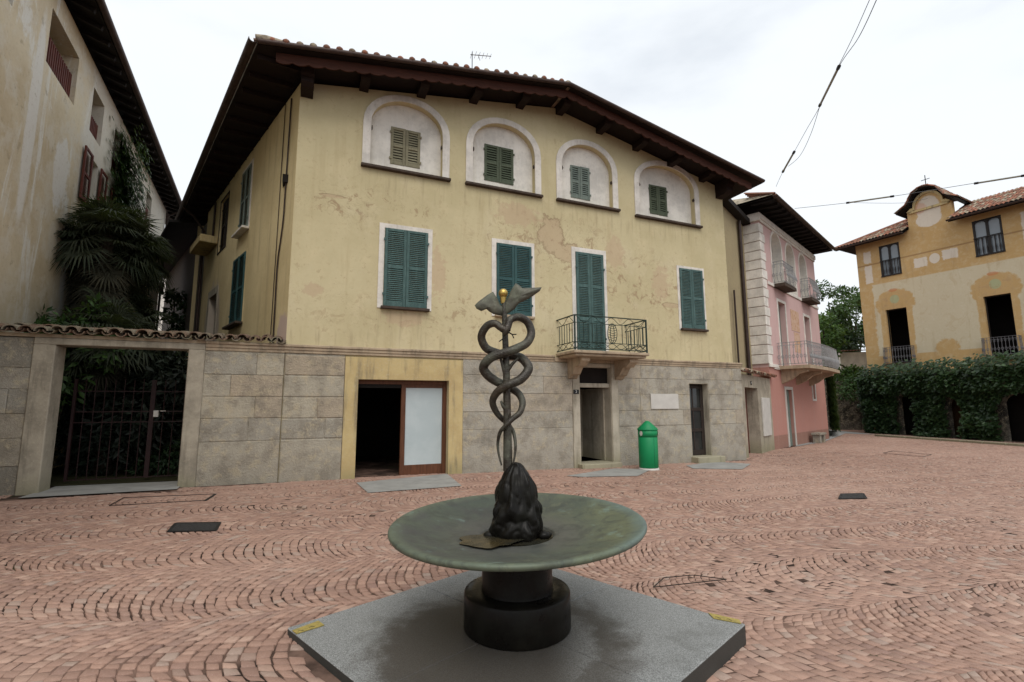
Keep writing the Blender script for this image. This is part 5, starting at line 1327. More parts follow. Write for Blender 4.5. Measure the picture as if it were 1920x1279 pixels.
for i in range(4200):
    x = 1.6+rr.random()**.8*7.4; z = rr.uniform(.2, 5.0); l = rr.uniform(.15, .3)
    mb.leaf((x, -.1-rr.random()*.4, z), Vector((rr.uniform(-.8, .8), -.5, -.8)).normalized(), Vector((0, -1, .7)), l, l*.8)
iv = thing('wall_creeper', 'dark creeper covering the stone wall at the mouth of the alley', 'creeper', Vector((pe.x, pe.y, 0)), radians(58)); mb.build('foliage', M['leaf_dark'], iv, normals=False)
lwp = CAM+ray(1578, 700)*38; lwp.z = 0
lw = thing('low_pink_wall', 'low pale pink wall with tile coping between the trees and the villa', 'wall', lwp, radians(-20))
zz0 = 1.6+38*tan(PIT-math.atan((700-639.5)/F)); zz1 = 1.6+38*tan(PIT-math.atan((664-639.5)/F))
mb = MB(); mb.box(0, 6, 0, .4, -.5, zz1); mb.build('wall', M['pink'] if False else M['niche'], lw)
mb = MB(); 
for i in range(30): mb.tile((i*.2, -.2, zz1+.08), (0, 1, .1), (0, 0, 1), .8, .10, .09, .016, 5)
mb.build('coping_tiles', M['tiles_warm'], lw)
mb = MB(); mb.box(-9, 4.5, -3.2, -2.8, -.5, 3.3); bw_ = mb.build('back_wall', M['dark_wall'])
bw_.location = lwp; bw_.rotation_euler = (0, 0, radians(-20)); tag(bw_, 'stone wall coloured dark for shade, closing the alley under the trees', 'wall')
mb.v = []
# trees behind the alley
def at(px, d): p = CAM+ray(px, 640)*d; return Vector((p.x, p.y, 0))
tree('broadleaf_tree', 'tall fresh green broadleaf tree standing between the pink house and the villa', at(1560, 42), 12.2, 3.0, M['leaf_mid'], 41, 9000, .30, .25, .15, 'trees behind the alley', 30)
tree('broadleaf_tree', 'darker green tree just left of the ochre villa', at(1597, 47), 13.0, 2.6, M['leaf_mid'], 42, 6000, .32, .25, .15, 'trees behind the alley', 26)
tree('broadleaf_tree', 'yellowish green lower tree nearest the mouth of the alley', at(1545, 37), 8.6, 2.2, M['leaf_bright'], 43, 5000, .26, .2, .2, 'trees behind the alley', 22)
tree('broadleaf_tree', 'dark understory tree shading the alley behind the low pink wall', at(1590, 40), 7.6, 2.4, M['leaf_dark'], 44, 6000, .28, .2, .05, 'trees behind the alley', 26)
leafy('alley_shrub', 'small green shrub before the low pale pink wall', 'shrub', at(1600, 34), M['leaf_mid'], [(0, 0, 3.2, .9, .6, .6), (.7, 0, 3.5, .5, .5, .5), (-.7, 0, 2.6, .7, .6, .8)], 1200, .2, .1, 51, [[(0, 0, 0), (0, 0, 2.8)]])
# ================================================================== string lights, antenna
def cable(label, pts, r=.006, group='wires strung over the square'):
    mb = MB(); mb.tube(catmull(pts, 8), r, 5, False); o = mb.build('overhead_wire', M['wire']); tag(o, label, 'wire', group); return o
M['wire'] = plain('grey_wire', (.13, .13, .13), .6, .2, .3)
def pt(x, y, d): return CAM+ray(x, y)*d
t = NT('tube_lamp_grey'); M['tube'] = t.done(t.mix(t.noise(4, 3), (.30, .29, .22), (.22, .21, .17)), .4, 0, .4)
def lamp(label, a, b, r=.028, junction=True):
    a = Vector(a); b = Vector(b); o = thing('tube_lamp', label, 'lamp', (a+b)/2, 0, 'tube lamps hung on the wires')
    c = (a+b)/2; mb = MB(); mb.tube([a-c, b-c], r, 8); mb.build('tube', M['tube'], o)
    for e in (a, b):
        dd = (c-e).normalized(); mb = MB(); mb.tube([e-c-dd*.02, e-c+dd*.10], r*1.35, 8); mb.build('end_cap', M['iron_dark'], o)
    return o
A = [pt(1455, 350, 17.2), pt(1468, 322, 15.6), pt(1489, 285, 14.2), pt(1514, 240, 12.6), pt(1537, 200, 11.0), pt(1573, 125, 9.0), pt(1610, 70, 7.8), pt(1645, -4, 6.6), pt(1680, -90, 5.8)]
cable('slack wire running from the pink eaves up over the square', A)
cable('second thinner wire sagging beside the steep tube lamps', [pt(1537, 200, 11.0), pt(1520, 252, 12.2), pt(1500, 292, 13.6), pt(1478, 312, 14.8)], .006)
cable('thin taut wire alongside the steep upper lamp', [pt(1570, 128, 9.05), pt(1600, 68, 8.0), pt(1632, -4, 6.9)], .005)
lamp('steep tube lamp highest on the wire above the square', pt(1573, 125, 9.0), pt(1537, 198, 11.0), .024)
lamp('short steep tube lamp just above the pink house roof', pt(1489, 285, 14.2), pt(1468, 322, 15.6), .028)
B = [pt(1490, 391, 23.5), pt(1588, 380.5, 22.0), pt(1675, 368, 20.5), pt(1745, 357, 19.8), pt(1825, 344, 19.0), pt(1922, 329, 17.8), pt(2050, 300, 16.5)]
cable('long wire crossing from the pink house to the villa gable', B, .011)
cable('faint lower wire below the level tube lamps', [pt(1600, 380, 21.8), pt(1650, 381, 21.0), pt(1700, 380, 20.4), pt(1740, 372, 20)], .007)
lamp('level tube lamp in front of the sky left of the villa', pt(1588, 380.5, 22.0), pt(1675, 368, 20.5), .035)
lamp('level tube lamp at the right edge above the villa roof', pt(1828, 344, 19.0), pt(1922, 329, 17.8), .035)
an = thing('roof_antenna', 'thin television antenna standing on the yellow house roof', 'antenna', fw(4.25, .4, 10.3), ANG)
zt = 1.5
mb = MB(); mb.tube([(0, 0, 0), (0, 0, zt)], .012, 6); mb.build('mast', M['iron_dark'], an)
mb = MB(); mb.tube([(-.05, 0, zt-.1), (.62, .1, zt+.12)], .012, 6)
for i in range(6):
    s_ = i/5; p = Vector((-.02+.62*s_, .1*s_, zt-.09+.2*s_)); l = .16-.05*s_; mb.tube([p-Vector((.1, 1, 0))*l, p+Vector((.1, 1, 0))*l], .006, 4)
mb.tube([(.18, 0, zt-.02), (.24, 0, zt-.2)], .01, 4); mb.build('aerial', M['rail_grey'], an)
# ================================================================== litter bin
t = NT('green_bin_paint'); n = t.noise(3, 4); M['bin'] = t.done(t.mix(n, (.004, .25, .085), (.003, .20, .068)), .5, 0, .35)
bg_ = gnd(1217, 880, gz(3.4)); bn = thing('litter_bin', 'bright green cylindrical litter bin with conical lid by the doorway', 'bin', (bg_.x, bg_.y, gz(bg_.x)), radians(20))
rb = .255
mb = MB(); mb.lathe([(0, .05), (rb-.02, .05), (rb, .07), (rb, .86), (rb-.005, .865)], 40); mb.build('body', M['bin'], bn)
mb = MB(); mb.lathe([(rb-.03, .866), (rb+.004, .868), (rb+.004, 1.05), (rb-.03, 1.052)], 40); hd = mb.build('head_band', M['bin'], bn)
mb = MB(); mb.lathe([(rb+.02, 1.052), (rb+.022, 1.075), (.09, 1.25), (.05, 1.285), (0, 1.295)], 40); mb.lathe([(0, 1.052), (rb+.02, 1.052)], 40); mb.build('lid', M['bin'], bn)
mb = MB(); mb.lathe([(0, -.03), (rb+.012, -.03), (rb+.012, .045), (0, .05)], 40); mb.build('foot', M['plaque'], bn)
for a in (radians(-165), radians(-25)):
    mb = MB(); c_ = Vector((cos(a)*(rb+.004), sin(a)*(rb+.004), .965)); tt_ = Vector((-sin(a), cos(a), 0)); nn = Vector((cos(a), sin(a), 0))
    vs = []
    for k in range(14):
        an_ = 2*pi*k/14; vs.append(c_+tt_*.05*cos(an_)+Vector((0, 0, .065*sin(an_)))+nn*(.012-.012*abs(cos(an_))*.3))
    mb.add(vs, [tuple(range(14))]); mb.build('opening', M['plaque'], hd)
mb = MB(); am = radians(-88); mb.tube([(cos(am)*(rb+.0005), sin(am)*(rb+.0005), .08), (cos(am)*(rb+.0005), sin(am)*(rb+.0005), .86)], .004, 4); mb.build('seam', M['rail'], bn)
# ================================================================== things in the paving
def flat_frame(name, label, cat, px, mat, w=.02, inner=None, z=.006, group=None):
    P = [gnd(x, y, gz(gnd(x, y).x))+Vector((0, 0, .007)) for x, y in px]; c = sum(P, Vector())/len(P)
    o = thing(name, label, cat, c, 0, group); mb = MB(); n = len(P)
    for i in range(n): a = P[i]-c; b = P[(i+1) % n]-c; mb.bar(a+Vector((0, 0, z*.3)), b+Vector((0, 0, z*.3)), w, z)
    mb.build('frame', mat, o)
    return o, P, c
M['cast_iron'] = plain('worn_cast_iron', (.075, .072, .07), .6, .3, .4, 30)
def grate(label, px):
    o, P, c = flat_frame('drain_grate', label, 'drain', px, M['iron_dark'], .04, None, .008, 'iron drain grates in the paving')
    mb = MB()
    for k in range(1, 9):
        a = P[0].lerp(P[1], k/9)-c; b = P[3].lerp(P[2], k/9)-c; mb.bar(a+Vector((0, 0, .003)), b+Vector((0, 0, .003)), .022, .006)
    mb.build('bars', M['cast_iron'], o)
    mb = MB(); mb.add([p-c-Vector((0, 0, .001)) for p in P], [(0, 1, 2, 3)]); mb.build('pit', M['black'], o)
grate('large dark iron drain grate in the paving left of the fountain', [(316, 998), (330, 982), (412, 981), (404, 996)])
grate('small dark iron drain grate in the paving right of the fountain', [(1574, 936), (1578, 927), (1618, 926), (1624, 935)])
flat_frame('utility_cover', 'long inset cover outlined by dark gaps before the garden gateway', 'cover', [(205, 949), (232, 934), (404, 927), (385, 939)], M['black'], .014, None, .007, 'paved utility covers')
uc = [o for o in bpy.data.objects if o.name.startswith('utility_cover')][-1]
for (a, b) in (((205, 949), (236, 933)), ((311, 945), (334, 930)), ((384, 940), (404, 927))):
    A_ = gnd(*a, gz(-5)); B_ = gnd(*b, gz(-5)); mb = MB(); mb.bar(A_-uc.location+Vector((0, 0, .004)), B_-uc.location+Vector((0, 0, .004)), .055, .009)
    mb.build('lifting_slot', M['black'], uc)
flat_frame('utility_cover', 'thin rectangular cover outline in the far right paving', 'cover', [(1656, 850), (1674, 846), (1747, 853), (1730, 857)], M['black'], .02, None, .007, 'paved utility covers')
flat_frame('utility_cover', 'pointed cover outline in the setts right of the granite plinth', 'cover', [(1225, 1103), (1245, 1085), (1300, 1080), (1362, 1088)], M['black'], .009, None, .006, 'paved utility covers')
for px in ([(668, 906), (838, 889), (866, 912), (690, 925)], [(1062, 893), (1150, 879), (1222, 880), (1196, 893), (1092, 895)], [(1286, 873), (1340, 866), (1408, 870), (1392, 880), (1300, 879)]):
    sheet('flagstone', [gnd(x, y, gz(gnd(x, y).x)) for x, y in px], M['granite_slab'], .006, 'structure')
# ================================================================== FOUNTAIN
FC = Vector((.03, 3.76, 0))
fo = thing('fountain', 'bronze fountain with shallow green dish and winged staff entwined by two snakes on granite plinth', 'fountain', FC, 0)
def granite():
    t = NT('grey_granite'); X, Y, Z = t.xyz(); s1 = t.noise(140, 3, .7); s2 = t.noise(60, 3, .6); n = t.noise(1.3, 5, .6); rg = t.noise(4.5, 7, .72)
    c = t.mix(t.ramp(s1, .38, .62), (.13, .135, .132), (.37, .375, .365)); c = t.mix(t.mul(t.ramp(s2, .52, .66), .5), c, (.10, .10, .10)); c = t.mix(t.mul(n, .3), c, (.20, .20, .19))
    c = t.mix(t.mul(t.ramp(t.noise(2.4, 7, .72, dist=.5), .50, .68), .4), c, (.10, .10, .09))
    # moss and dirt ring where the dish drips
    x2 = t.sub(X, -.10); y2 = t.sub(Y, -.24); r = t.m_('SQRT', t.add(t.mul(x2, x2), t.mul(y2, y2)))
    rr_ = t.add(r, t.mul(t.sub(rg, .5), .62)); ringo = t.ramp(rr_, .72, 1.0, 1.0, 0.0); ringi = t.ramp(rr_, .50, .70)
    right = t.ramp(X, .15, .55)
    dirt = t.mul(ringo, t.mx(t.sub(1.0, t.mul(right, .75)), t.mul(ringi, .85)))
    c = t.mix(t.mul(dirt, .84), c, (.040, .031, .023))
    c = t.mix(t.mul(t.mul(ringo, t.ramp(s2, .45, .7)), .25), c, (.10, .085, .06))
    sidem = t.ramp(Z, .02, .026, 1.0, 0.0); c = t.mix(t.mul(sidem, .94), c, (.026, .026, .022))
    t.bump(t.add(s1, s2), .15, .003); return t.done(c, .6, 0, .35)
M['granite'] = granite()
hs = 1.168; ga = radians(45.5)
mb4 = [(-hs, -.002, -hs, -.002), (.002, hs, -hs, -.002), (-hs, -.002, .002, hs), (.002, hs, .002, hs)]
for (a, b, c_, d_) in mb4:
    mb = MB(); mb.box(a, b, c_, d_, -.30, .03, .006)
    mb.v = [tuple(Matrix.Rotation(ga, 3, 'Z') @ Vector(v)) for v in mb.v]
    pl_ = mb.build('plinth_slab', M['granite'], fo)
t = NT('brass'); n = t.noise(25, 4, .7); c = t.mix(t.ramp(n, .4, .65), (.58, .46, .14), (.40, .33, .11)); M['brass'] = t.done(c, .42, .55, .5)
# brass plates with engraved strokes at the left and right corners
for (px, ax) in (([(548, 1183), (556, 1189), (608, 1173), (597, 1165)], 0), ([(1328, 1150), (1338, 1160), (1390, 1170), (1386, 1163)], 1)):
    P = [gnd(x, y, .033)-FC for x, y in px]; cpt = sum(P, Vector())/4
    mb = MB(); mb.add([p for p in P]+[p+Vector((0, 0, .005)) for p in P], [(0, 1, 2, 3), (4, 5, 6, 7), (0, 1, 5, 4), (1, 2, 6, 5), (2, 3, 7, 6), (3, 0, 4, 7)]); bp = mb.build('brass_plate', M['brass'], fo)
    mb = MB(); d1_ = (P[2]-P[1]).normalized(); d2_ = (P[0]-P[1]).normalized(); z_ = Vector((0, 0, .0056))
    for (u0, v0) in ((.02, .02), (.10, .025)): mb.tube([P[1]+d1_*u0+d2_*(v0+.012*sin(k))+z_+d1_*.008*k for k in range(5)], .0015, 4)
    mb.build('engraving', M['dark_wood'], bp)
M['bronze_dark'] = bronze('dark_bronze', (.007, .006, .005), (.018, .018, .013), .35, .30, .0, (.018, .012, .008), .14)
M['bronze'] = bronze('brown_bronze', (.034, .027, .020), (.125, .13, .095), .6, .40, .25, (.11, .075, .045), .45, True)
mb = MB(); mb.lathe([(0, .03), (.375, .03), (.385, .04), (.385, .272), (.378, .285), (.30, .288), (0, .288)], 48); mb.build('pedestal_drum', M['bronze_dark'], fo)
mb = MB(); mb.lathe([(.262, .288), (.258, .31), (.255, .55), (.27, .62)], 40); mb.build('pedestal_neck', M['bronze_dark'], fo)
def dish_mat():
    t = NT('verdigris_bronze'); X, Y, Z = t.xyz(); n = t.noise(2.6, 6, .65); f = t.noise(14, 5, .7); r = t.m_('SQRT', t.add(t.mul(X, X), t.mul(Y, Y)))
    c = t.mix(t.ramp(n, .38, .62), (.070, .088, .068), (.066, .066, .060))
    c = t.mix(t.mul(t.ramp(t.add(t.mul(X, .35), n), .45, .85), .8), c, (.14, .155, .082))
    rim = t.ramp(t.add(r, t.mul(t.sub(n, .5), .16)), .80, .93); c = t.mix(t.mul(rim, .75), c, (.125, .15, .10))
    c = t.mix(t.mul(t.ramp(t.noise(5, 5, .7), .58, .7), .45), c, (.19, .27, .23))
    inner = t.ramp(t.add(r, t.mul(t.sub(n, .5), .3)), .30, .62, 1.0, 0.0); c = t.mix(t.mul(inner, .7), c, (.10, .095, .085))
    c = t.mix(t.mul(t.ramp(f, .5, .72), .35), c, (.05, .06, .048)); c = t.mix(t.mul(t.ramp(t.noise(1.6, 7, .72, dist=.6), .50, .64), .55), c, (.055, .062, .055)); c = t.mix(t.mul(t.ramp(t.noise(2.1, 8, .75), .58, .68), .5), c, (.16, .165, .10))
    c = t.mix(t.mul(t.ramp(t.noise(4.2, 7, .72, dist=1.6), .50, .62), .5), c, (.042, .046, .040)); c = t.mix(t.mul(t.mul(t.ramp(X, .45, .85), rim), .55), c, (.13, .19, .19))
    under = t.ramp(Z, .68, .71, 1.0, 0.0)
    t.bump(t.add(n, t.mul(f, .5)), .25, .006); return t.done(c, t.ramp(n, .3, .7, .42, .65), .15, .4)
M['dish'] = dish_mat()
prof = [(.24, -.15), (.30, -.155), (.45, -.12), (.70, -.065), (.88, -.035), (.922, -.022), (.932, -.006), (.930, .008), (.918, .016), (.895, .014), (.80, -.012), (.65, -.045), (.50, -.068), (.36, -.083), (.285, -.088), (.272, -.094), (.265, -.14), (.0, -.145)]
Mt = Matrix.Rotation(radians(2.2), 3, 'X') @ Matrix.Rotation(radians(-1.3), 3, 'Y')
mb = MB(); mb.lathe(prof, 96, (0, 0, .752), True, lambda a, z: 1+.004*sin(3*a+1), Mt); mb.build('dish', M['dish'], fo)
t = NT('brown_water'); n = t.noise(5, 4); t.done(t.mix(t.ramp(n, .35, .65), (.045, .034, .016), (.022, .021, .015)), t.ramp(t.noise(9, 3), .3, .7, .12, .35), 0, .18); M['water'] = t.m
mb = MB(); vs = []
for k in range(40):
    a = 2*pi*k/40; r_ = .215*(1+.16*sin(2*a+.5)+.10*sin(3*a)+.07*sin(7*a+1)+.04*sin(11*a)); vs.append((-.17+r_*1.02*cos(a), -.17+r_*.92*sin(a), .6715))
mb.add(vs, [tuple(range(40))]); mb.build('puddle', M['water'], fo)
mb = MB(); mb.add([(.264*cos(2*pi*k/32), .264*sin(2*pi*k/32), .653) for k in range(32)], [tuple(range(32))]); mb.build('puddle', M['water'], fo)
# rock mound
prof = []; Z0, Z1 = .60, 1.185
for i in range(64):
    s_ = i/63; z = Z0+(Z1-Z0)*s_
    pts_ = [(0, .185), (.16, .185), (.22, .182), (.40, .168), (.60, .148), (.75, .122), (.87, .090), (.95, .058), (.985, .032), (1, .0)]
    for (a, ra), (b, rb_) in zip(pts_[:-1], pts_[1:]):
        if a <= s_ <= b: r_ = ra+(rb_-ra)*(s_-a)/(b-a); break
    prof.append((r_, z))
mb = MB()
def wob(a, z):
    v = Vector((cos(a)*1.1, sin(a)*1.1, z*3.4)); return .96+.10*mnoise.noise(v*1.5+Vector((3, 1, 0)))+.30*abs(mnoise.noise(v*1.9+Vector((0, 4, 0))))-.34*max(0, .16-abs(mnoise.noise(v*2.3+Vector((7, 0, 0)))))+.035*mnoise.noise(v*4)+.008*mnoise.noise(v*12)
mb.lathe(prof, 110, (-.005, 0, 0), True, wob)
for (x, y, z, r_) in ((.195, -.07, .672, .04), (-.20, -.05, .67, .038), (.225, -.02, .666, .028)): mb.ball((x, y, z), r_, 12, 8, (1.2, 1, .8))
mb.build('rock_mound', M['bronze_dark'], fo)
# staff
mb = MB(); mb.tube([(-.065, 0, 1.12), (-.068, 0, 1.5), (-.075, 0, 1.9), (-.088, 0, 2.30), (-.093, 0, 2.44)], [.036, .030, .027, .021, .018], 12)
for (a, b, c_) in (((-.075, -.005, 1.80), (-.10, -.02, 1.90), (-.125, -.03, 1.99)), ((-.072, 0, 1.86), (-.03, -.01, 1.92), (.02, -.01, 1.97)), ((-.07, 0, 1.56), (-.10, -.02, 1.60), (-.115, -.02, 1.64)), ((-.07, 0, 1.60), (-.055, -.02, 1.55), (-.07, -.02, 1.50))):
    mb.tube(catmull([a, b, c_], 4), [.016, .016, .015, .014, .013, .012, .011, .010, .008], 8)
mb.build('staff', M['bronze'], fo)
def snake(path, r0, label):
    P = catmull(path, 9); n = len(P); rad = []
    for i in range(n):
        s_ = i/(n-1)
        if s_ < .05: r_ = .029
        elif s_ < .5: r_ = .029+.007*sin(pi*(s_-.05)/.9)
        else: r_ = .036-(s_-.5)/.5*.030
        rad.append(max(.006, r_))
    mb = MB(); mb.tube(P, rad, 14); h = Vector(path[0]); d = (h-Vector(path[1])).normalized()
    s_ = MB(); o = mb.build('snake', M['bronze'], fo)
    # head: flattened wedge with eyes and forked tongue
    vs = []; side = d.cross(Vector((0, -1, 0))).normalized(); up = side.cross(d)
    hb = MB(); P2 = [h-d*.02, h+d*.015, h+d*.045, h+d*.07, h+d*.082]; hb.tube(P2, [.030, .043, .040, .026, .012], 12, True, True, .72); hd_ = hb.build('head', M['bronze'], o)
    tb = MB(); q = h+d*.08
    for sg in (-1, 1): tb.tube(catmull([q, q+d*.03, q+d*.06+side*.018*sg], 3), .0045, 5)
    tb.build('tongue', M['bronze_dark'], hd_)
    eb = MB()
    for sg in (-1, 1): eb.ball(h+d*.035+side*.030*sg+Vector((0, -.018, .008)), .007, 8, 6)
    eb.build('eye', M['bronze_dark'], hd_)
    return o
sB = [(-.118, -.075, 2.200), (-.165, -.06, 2.232), (-.225, -.03, 2.215), (-.268, 0, 2.14), (-.235, .03, 2.055), (-.15, .05, 2.015), (-.06, .055, 1.995), (.03, .04, 1.98), (.088, 0, 1.92), (.09, -.02, 1.87), (.03, -.05, 1.80), (-.07, -.06, 1.755), (-.145, -.03, 1.705), (-.180, 0, 1.635), (-.155, .03, 1.56), (-.11, .05, 1.505), (-.07, .05, 1.47), (-.025, .03, 1.41), (-.008, 0, 1.33), (-.010, -.01, 1.25), (-.028, -.02, 1.16)]
sA = [(-.062, -.075, 2.205), (-.040, -.06, 2.262), (.025, -.03, 2.285), (.092, 0, 2.25), (.120, 0, 2.165), (.085, -.03, 2.085), (.01, -.05, 2.04), (-.08, -.06, 2.005), (-.19, -.04, 1.97), (-.250, 0, 1.905), (-.225, .02, 1.845), (-.15, .04, 1.79), (-.07, .05, 1.755), (.015, .03, 1.70), (.048, 0, 1.63), (.028, -.03, 1.555), (-.03, -.05, 1.505), (-.07, -.06, 1.465), (-.12, -.03, 1.41), (-.140, 0, 1.33), (-.135, 0, 1.25), (-.112, -.01, 1.16)]
s1 = snake(sB, .035, ''); s2 = snake(sA, .035, '')
# wings
def zz(px): return (lambda q: (q.x-FC.x, q.z))(CAM+ray(860+px[0]/3.555, 520+px[1]/3.555)*(3.76/ray(860+px[0]/3.555, 520+px[1]/3.555).y))
lw_ = [(300, 200), (275, 185), (262, 150), (230, 96), (195, 118), (130, 168), (108, 192), (120, 214), (150, 229), (185, 214), (205, 232), (232, 247), (290, 258)]
rw_ = [(295, 258), (335, 240), (372, 215), (400, 177), (440, 160), (495, 130), (540, 98), (552, 73), (520, 74), (425, 76), (402, 55), (380, 42), (355, 78), (332, 126), (312, 170), (298, 200)]
def wing_part(outl, yt, bend):
    P = [zz(p) for p in outl]; n = len(P); cx0 = -.093
    cen = (sum(p[0] for p in P)/n, sum(p[1] for p in P)/n)
    vs = []; fs = []
    rings = [(1.0, 0.0), (.93, .010), (.70, .018), (.35, .022)]
    for sg in (-1, 1):
        b0 = len(vs)
        for (k, th) in rings:
            for p in P:
                x = cen[0]+(p[0]-cen[0])*k; z = cen[1]+(p[1]-cen[1])*k
                rid = .006*sin((x*1.0+z*1.6)*120)*(1-k)*1.6 if k < .95 else 0
                vs.append((x, bend*abs(x-cx0)+sg*(th+rid), z))
        vs.append((cen[0], bend*abs(cen[0]-cx0)+sg*.022, cen[1])); c_ = len(vs)-1
        for r_ in range(len(rings)-1):
            for i in range(n):
                j = (i+1) % n; fs.append((b0+r_*n+i, b0+r_*n+j, b0+(r_+1)*n+j, b0+(r_+1)*n+i))
        for i in range(n): fs.append((b0+(len(rings)-1)*n+i, b0+(len(rings)-1)*n+(i+1) % n, c_))
    mb = MB(); mb.add(vs, fs, True); return mb
M['bronze_green'] = bronze('green_bronze', (.085, .08, .06), (.17, .185, .13), .6, .5, .3, (.17, .13, .08))
wing_part(lw_, 0, -.12).build('wing', M['bronze_green'], fo); wing_part(rw_, 0, -.12).build('wing', M['bronze_green'], fo)
t = NT('gilded'); n = t.noise(12, 4); M['gold'] = t.done(t.mix(t.ramp(n, .4, .65), (.55, .38, .11), (.32, .22, .07)), .35, .85, .5)
bz = zz((297, 108)); mb = MB(); mb.ball((bz[0], -.005, bz[1]), .037, 20, 14); mb.tube([(bz[0], 0, bz[1]-.08), (bz[0], 0, bz[1]-.03)], [.02, .026], 10); mb.build('gilded_ball', M['gold'], fo)
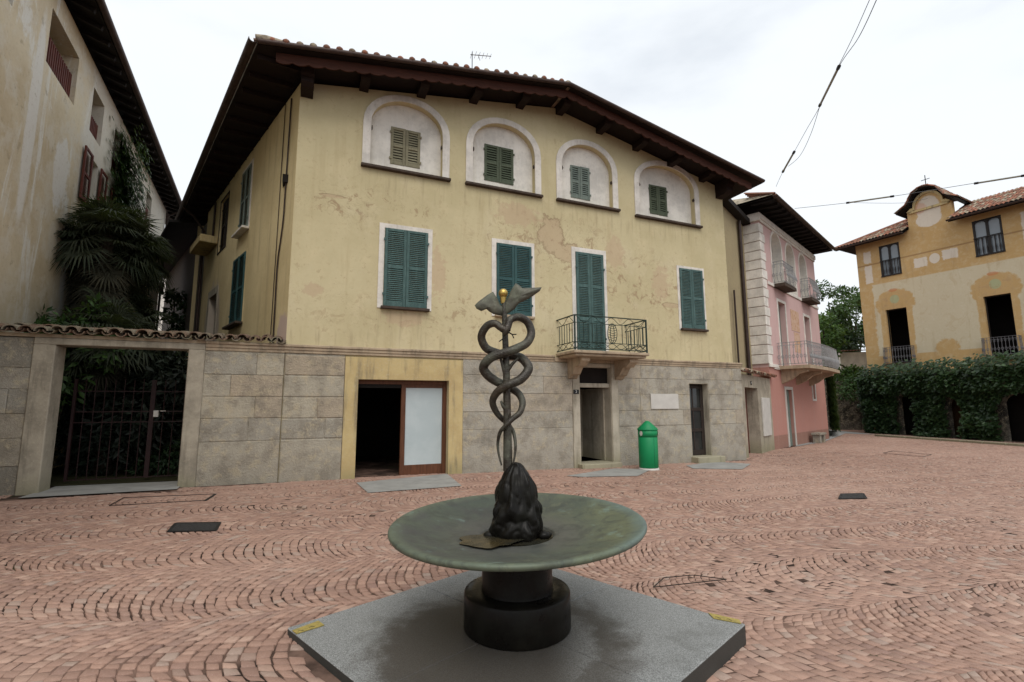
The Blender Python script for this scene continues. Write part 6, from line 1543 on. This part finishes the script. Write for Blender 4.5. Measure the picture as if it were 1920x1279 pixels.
# ================================================================== setts of the paving, laid in arcs
import numpy as np
def inpoly(px, py, poly):
    r = np.zeros(px.shape, bool); n = len(poly); j = n-1
    for i in range(n):
        xi, yi = poly[i]; xj, yj = poly[j]
        c = ((yi > py) != (yj > py)) & (px < (xj-xi)*(py-yi)/((yj-yi) if abs(yj-yi) > 1e-9 else 1e-9)+xi); r ^= c; j = i
    return r
def build_setts():
    rg = np.random.default_rng(5)
    W, Rr, D, DL = 1.18, .78, .086, .098; th = radians(13)
    amax = math.asin(W/2/Rr)*Rr; nb = int(round(2*amax/DL))
    quads = []
    for band in range(-26, 42):
        v0 = (band+.5)*W; row_off = rg.uniform(0, D)
        ks = np.arange(-310, 400); K = len(ks)
        jit = rg.uniform(-.35, .35, K)
        edges = (np.arange(nb+1)[None, :]-nb/2 + rg.uniform(-.17, .17, (K, nb+1)))/nb*2*amax + jit[:, None]*DL
        edges = np.clip(edges, -amax, amax); edges[:, 0] = -amax; edges[:, -1] = amax
        edges[:, 1:-1] = np.clip(edges[:, 1:-1], -amax+.036, amax-.036); edges.sort(1)
        for i in range(nb):
            a0, a1 = edges[:, i], edges[:, i+1]; ok = (a1-a0) > .02
            u0 = ks*D+row_off; cs = []
            for (a, uu) in ((a0, u0), (a1, u0), (a1, u0+D), (a0, u0+D)):
                t = np.sin(a/Rr)*Rr; cs.append(np.stack([uu-np.sqrt(Rr*Rr-t*t)+Rr, v0+t], -1))
            quads.append(np.stack(cs, 1)[ok])
        # fill the joints left at row ends by widening end setts (edges are clipped at the band border)
    Q = np.concatenate(quads)                                         # n,4,2 in (U,V)
    X = Q[..., 0]*cos(th)-Q[..., 1]*sin(th); Y = Q[..., 0]*sin(th)+Q[..., 1]*cos(th)
    cx, cy = X.mean(1), Y.mean(1)
    keep = (cy > -1.5) & (cy < 34) & (np.abs(cx) < 1.16*np.maximum(cy, 0)+3.2) & (cx > -13)
    fx = (cx-P0.x)*FX.x+(cy-P0.y)*FX.y; fy = (cx-P0.x)*FY.x+(cy-P0.y)*FY.y
    keep &= ~((fy > .08) & (fx < 13.6))
    px_ = (cx-PP.x)*cos(PA)+(cy-PP.y)*sin(PA); py_ = -(cx-PP.x)*sin(PA)+(cy-PP.y)*cos(PA); keep &= ~((py_ > .05) & (px_ < 8.7) & (px_ > -2))
    tx = -(cx-TP.x)*sin(tang)+(cy-TP.y)*cos(tang); keep &= ~(tx > .1)
    h_ = 1.175; ca, sa = cos(radians(45.5)), sin(radians(45.5)); qx = (cx-FC.x)*ca+(cy-FC.y)*sa; qy = -(cx-FC.x)*sa+(cy-FC.y)*ca
    keep &= ~((np.abs(qx) < h_-.03) & (np.abs(qy) < h_-.03))
    for pl in SKIP[:1]:
        xs = [p[0] for p in pl]; ys = [p[1] for p in pl]; m = (cx > min(xs)) & (cx < max(xs)) & (cy > min(ys)) & (cy < max(ys)) & keep
        id_ = np.nonzero(m)[0]; keep[id_[inpoly(cx[id_], cy[id_], pl)]] = False
    X, Y, cx, cy = X[keep], Y[keep], cx[keep], cy[keep]; n = len(cx)
    # slow bending of the lines, as laid by hand
    wx = np.array([mnoise.noise(Vector((a*.35, b*.35, 1)))*.30 for a, b in zip(cx, cy)]); wy = np.array([mnoise.noise(Vector((a*.35, b*.35, 9)))*.30 for a, b in zip(cx, cy)])
    op = np.array([openness(a, b) for a, b in zip(cx, cy)])
    def warp(x, y):
        return x+.16*np.sin(x*.7+y*.5)+.06*np.sin(x*1.9-y*1.3+1)+.03*np.sin(4.1*y+x), y+.20*np.sin(y*.45-x*.6+2)+.07*np.sin(y*1.7+x*1.1)+.03*np.sin(3.7*x-y)
    X, Y = warp(X, Y); cx, cy = X.mean(1), Y.mean(1)
    X = X+rg.normal(0, .0058, X.shape); Y = Y+rg.normal(0, .0058, Y.shape)
    gap = (.0012+.0066*op*rg.uniform(.4, 1.5, n))[:, None]
    def inset(X, Y, d):
        dx, dy = X-cx[:, None], Y-cy[:, None]; L = np.sqrt(dx*dx+dy*dy); f = np.maximum(.3, 1-d*1.41/L); return cx[:, None]+dx*f, cy[:, None]+dy*f
    Z0 = np.array([gz(a, b) for a, b in zip(cx, cy)])+rg.normal(0, .0018, n); tilt = rg.normal(0, .016, (n, 2))
    def z(x, y, d): return (Z0-d)[:, None]+(x-cx[:, None])*(tilt[:, 0]-.012)[:, None]+(y-cy[:, None])*tilt[:, 1][:, None]
    X1, Y1 = inset(X, Y, gap); X2, Y2 = inset(X, Y, gap+.004+.005*op[:, None])
    V = np.concatenate([np.stack([X2, Y2, z(X2, Y2, 0)], -1), np.stack([X1, Y1, z(X1, Y1, .0045)], -1), np.stack([X1, Y1, z(X1, Y1, .035)], -1)], 1)   # n,12,3
    pat = [[0, 1, 2, 3]]+[[4+i, 4+(i+1) % 4, (i+1) % 4, i] for i in range(4)]+[[8+i, 8+(i+1) % 4, 4+(i+1) % 4, 4+i] for i in range(4)]
    Fc = (np.array(pat)[None]+(np.arange(n)*12)[:, None, None]).reshape(-1, 4)
    me = bpy.data.meshes.new('paving'); V = V.reshape(-1, 3)
    me.vertices.add(len(V)); me.vertices.foreach_set('co', V.astype(np.float32).ravel())
    me.loops.add(Fc.size); me.loops.foreach_set('vertex_index', Fc.astype(np.int32).ravel())
    me.polygons.add(len(Fc)); me.polygons.foreach_set('loop_start', (np.arange(len(Fc))*4).astype(np.int32)); me.update(calc_edges=True); me.validate()
    me.materials.append(M['paving']); o = bpy.data.objects.new('paving', me); COL.objects.link(o); tag(o, kind='structure'); print('SETTS', n)
build_setts()
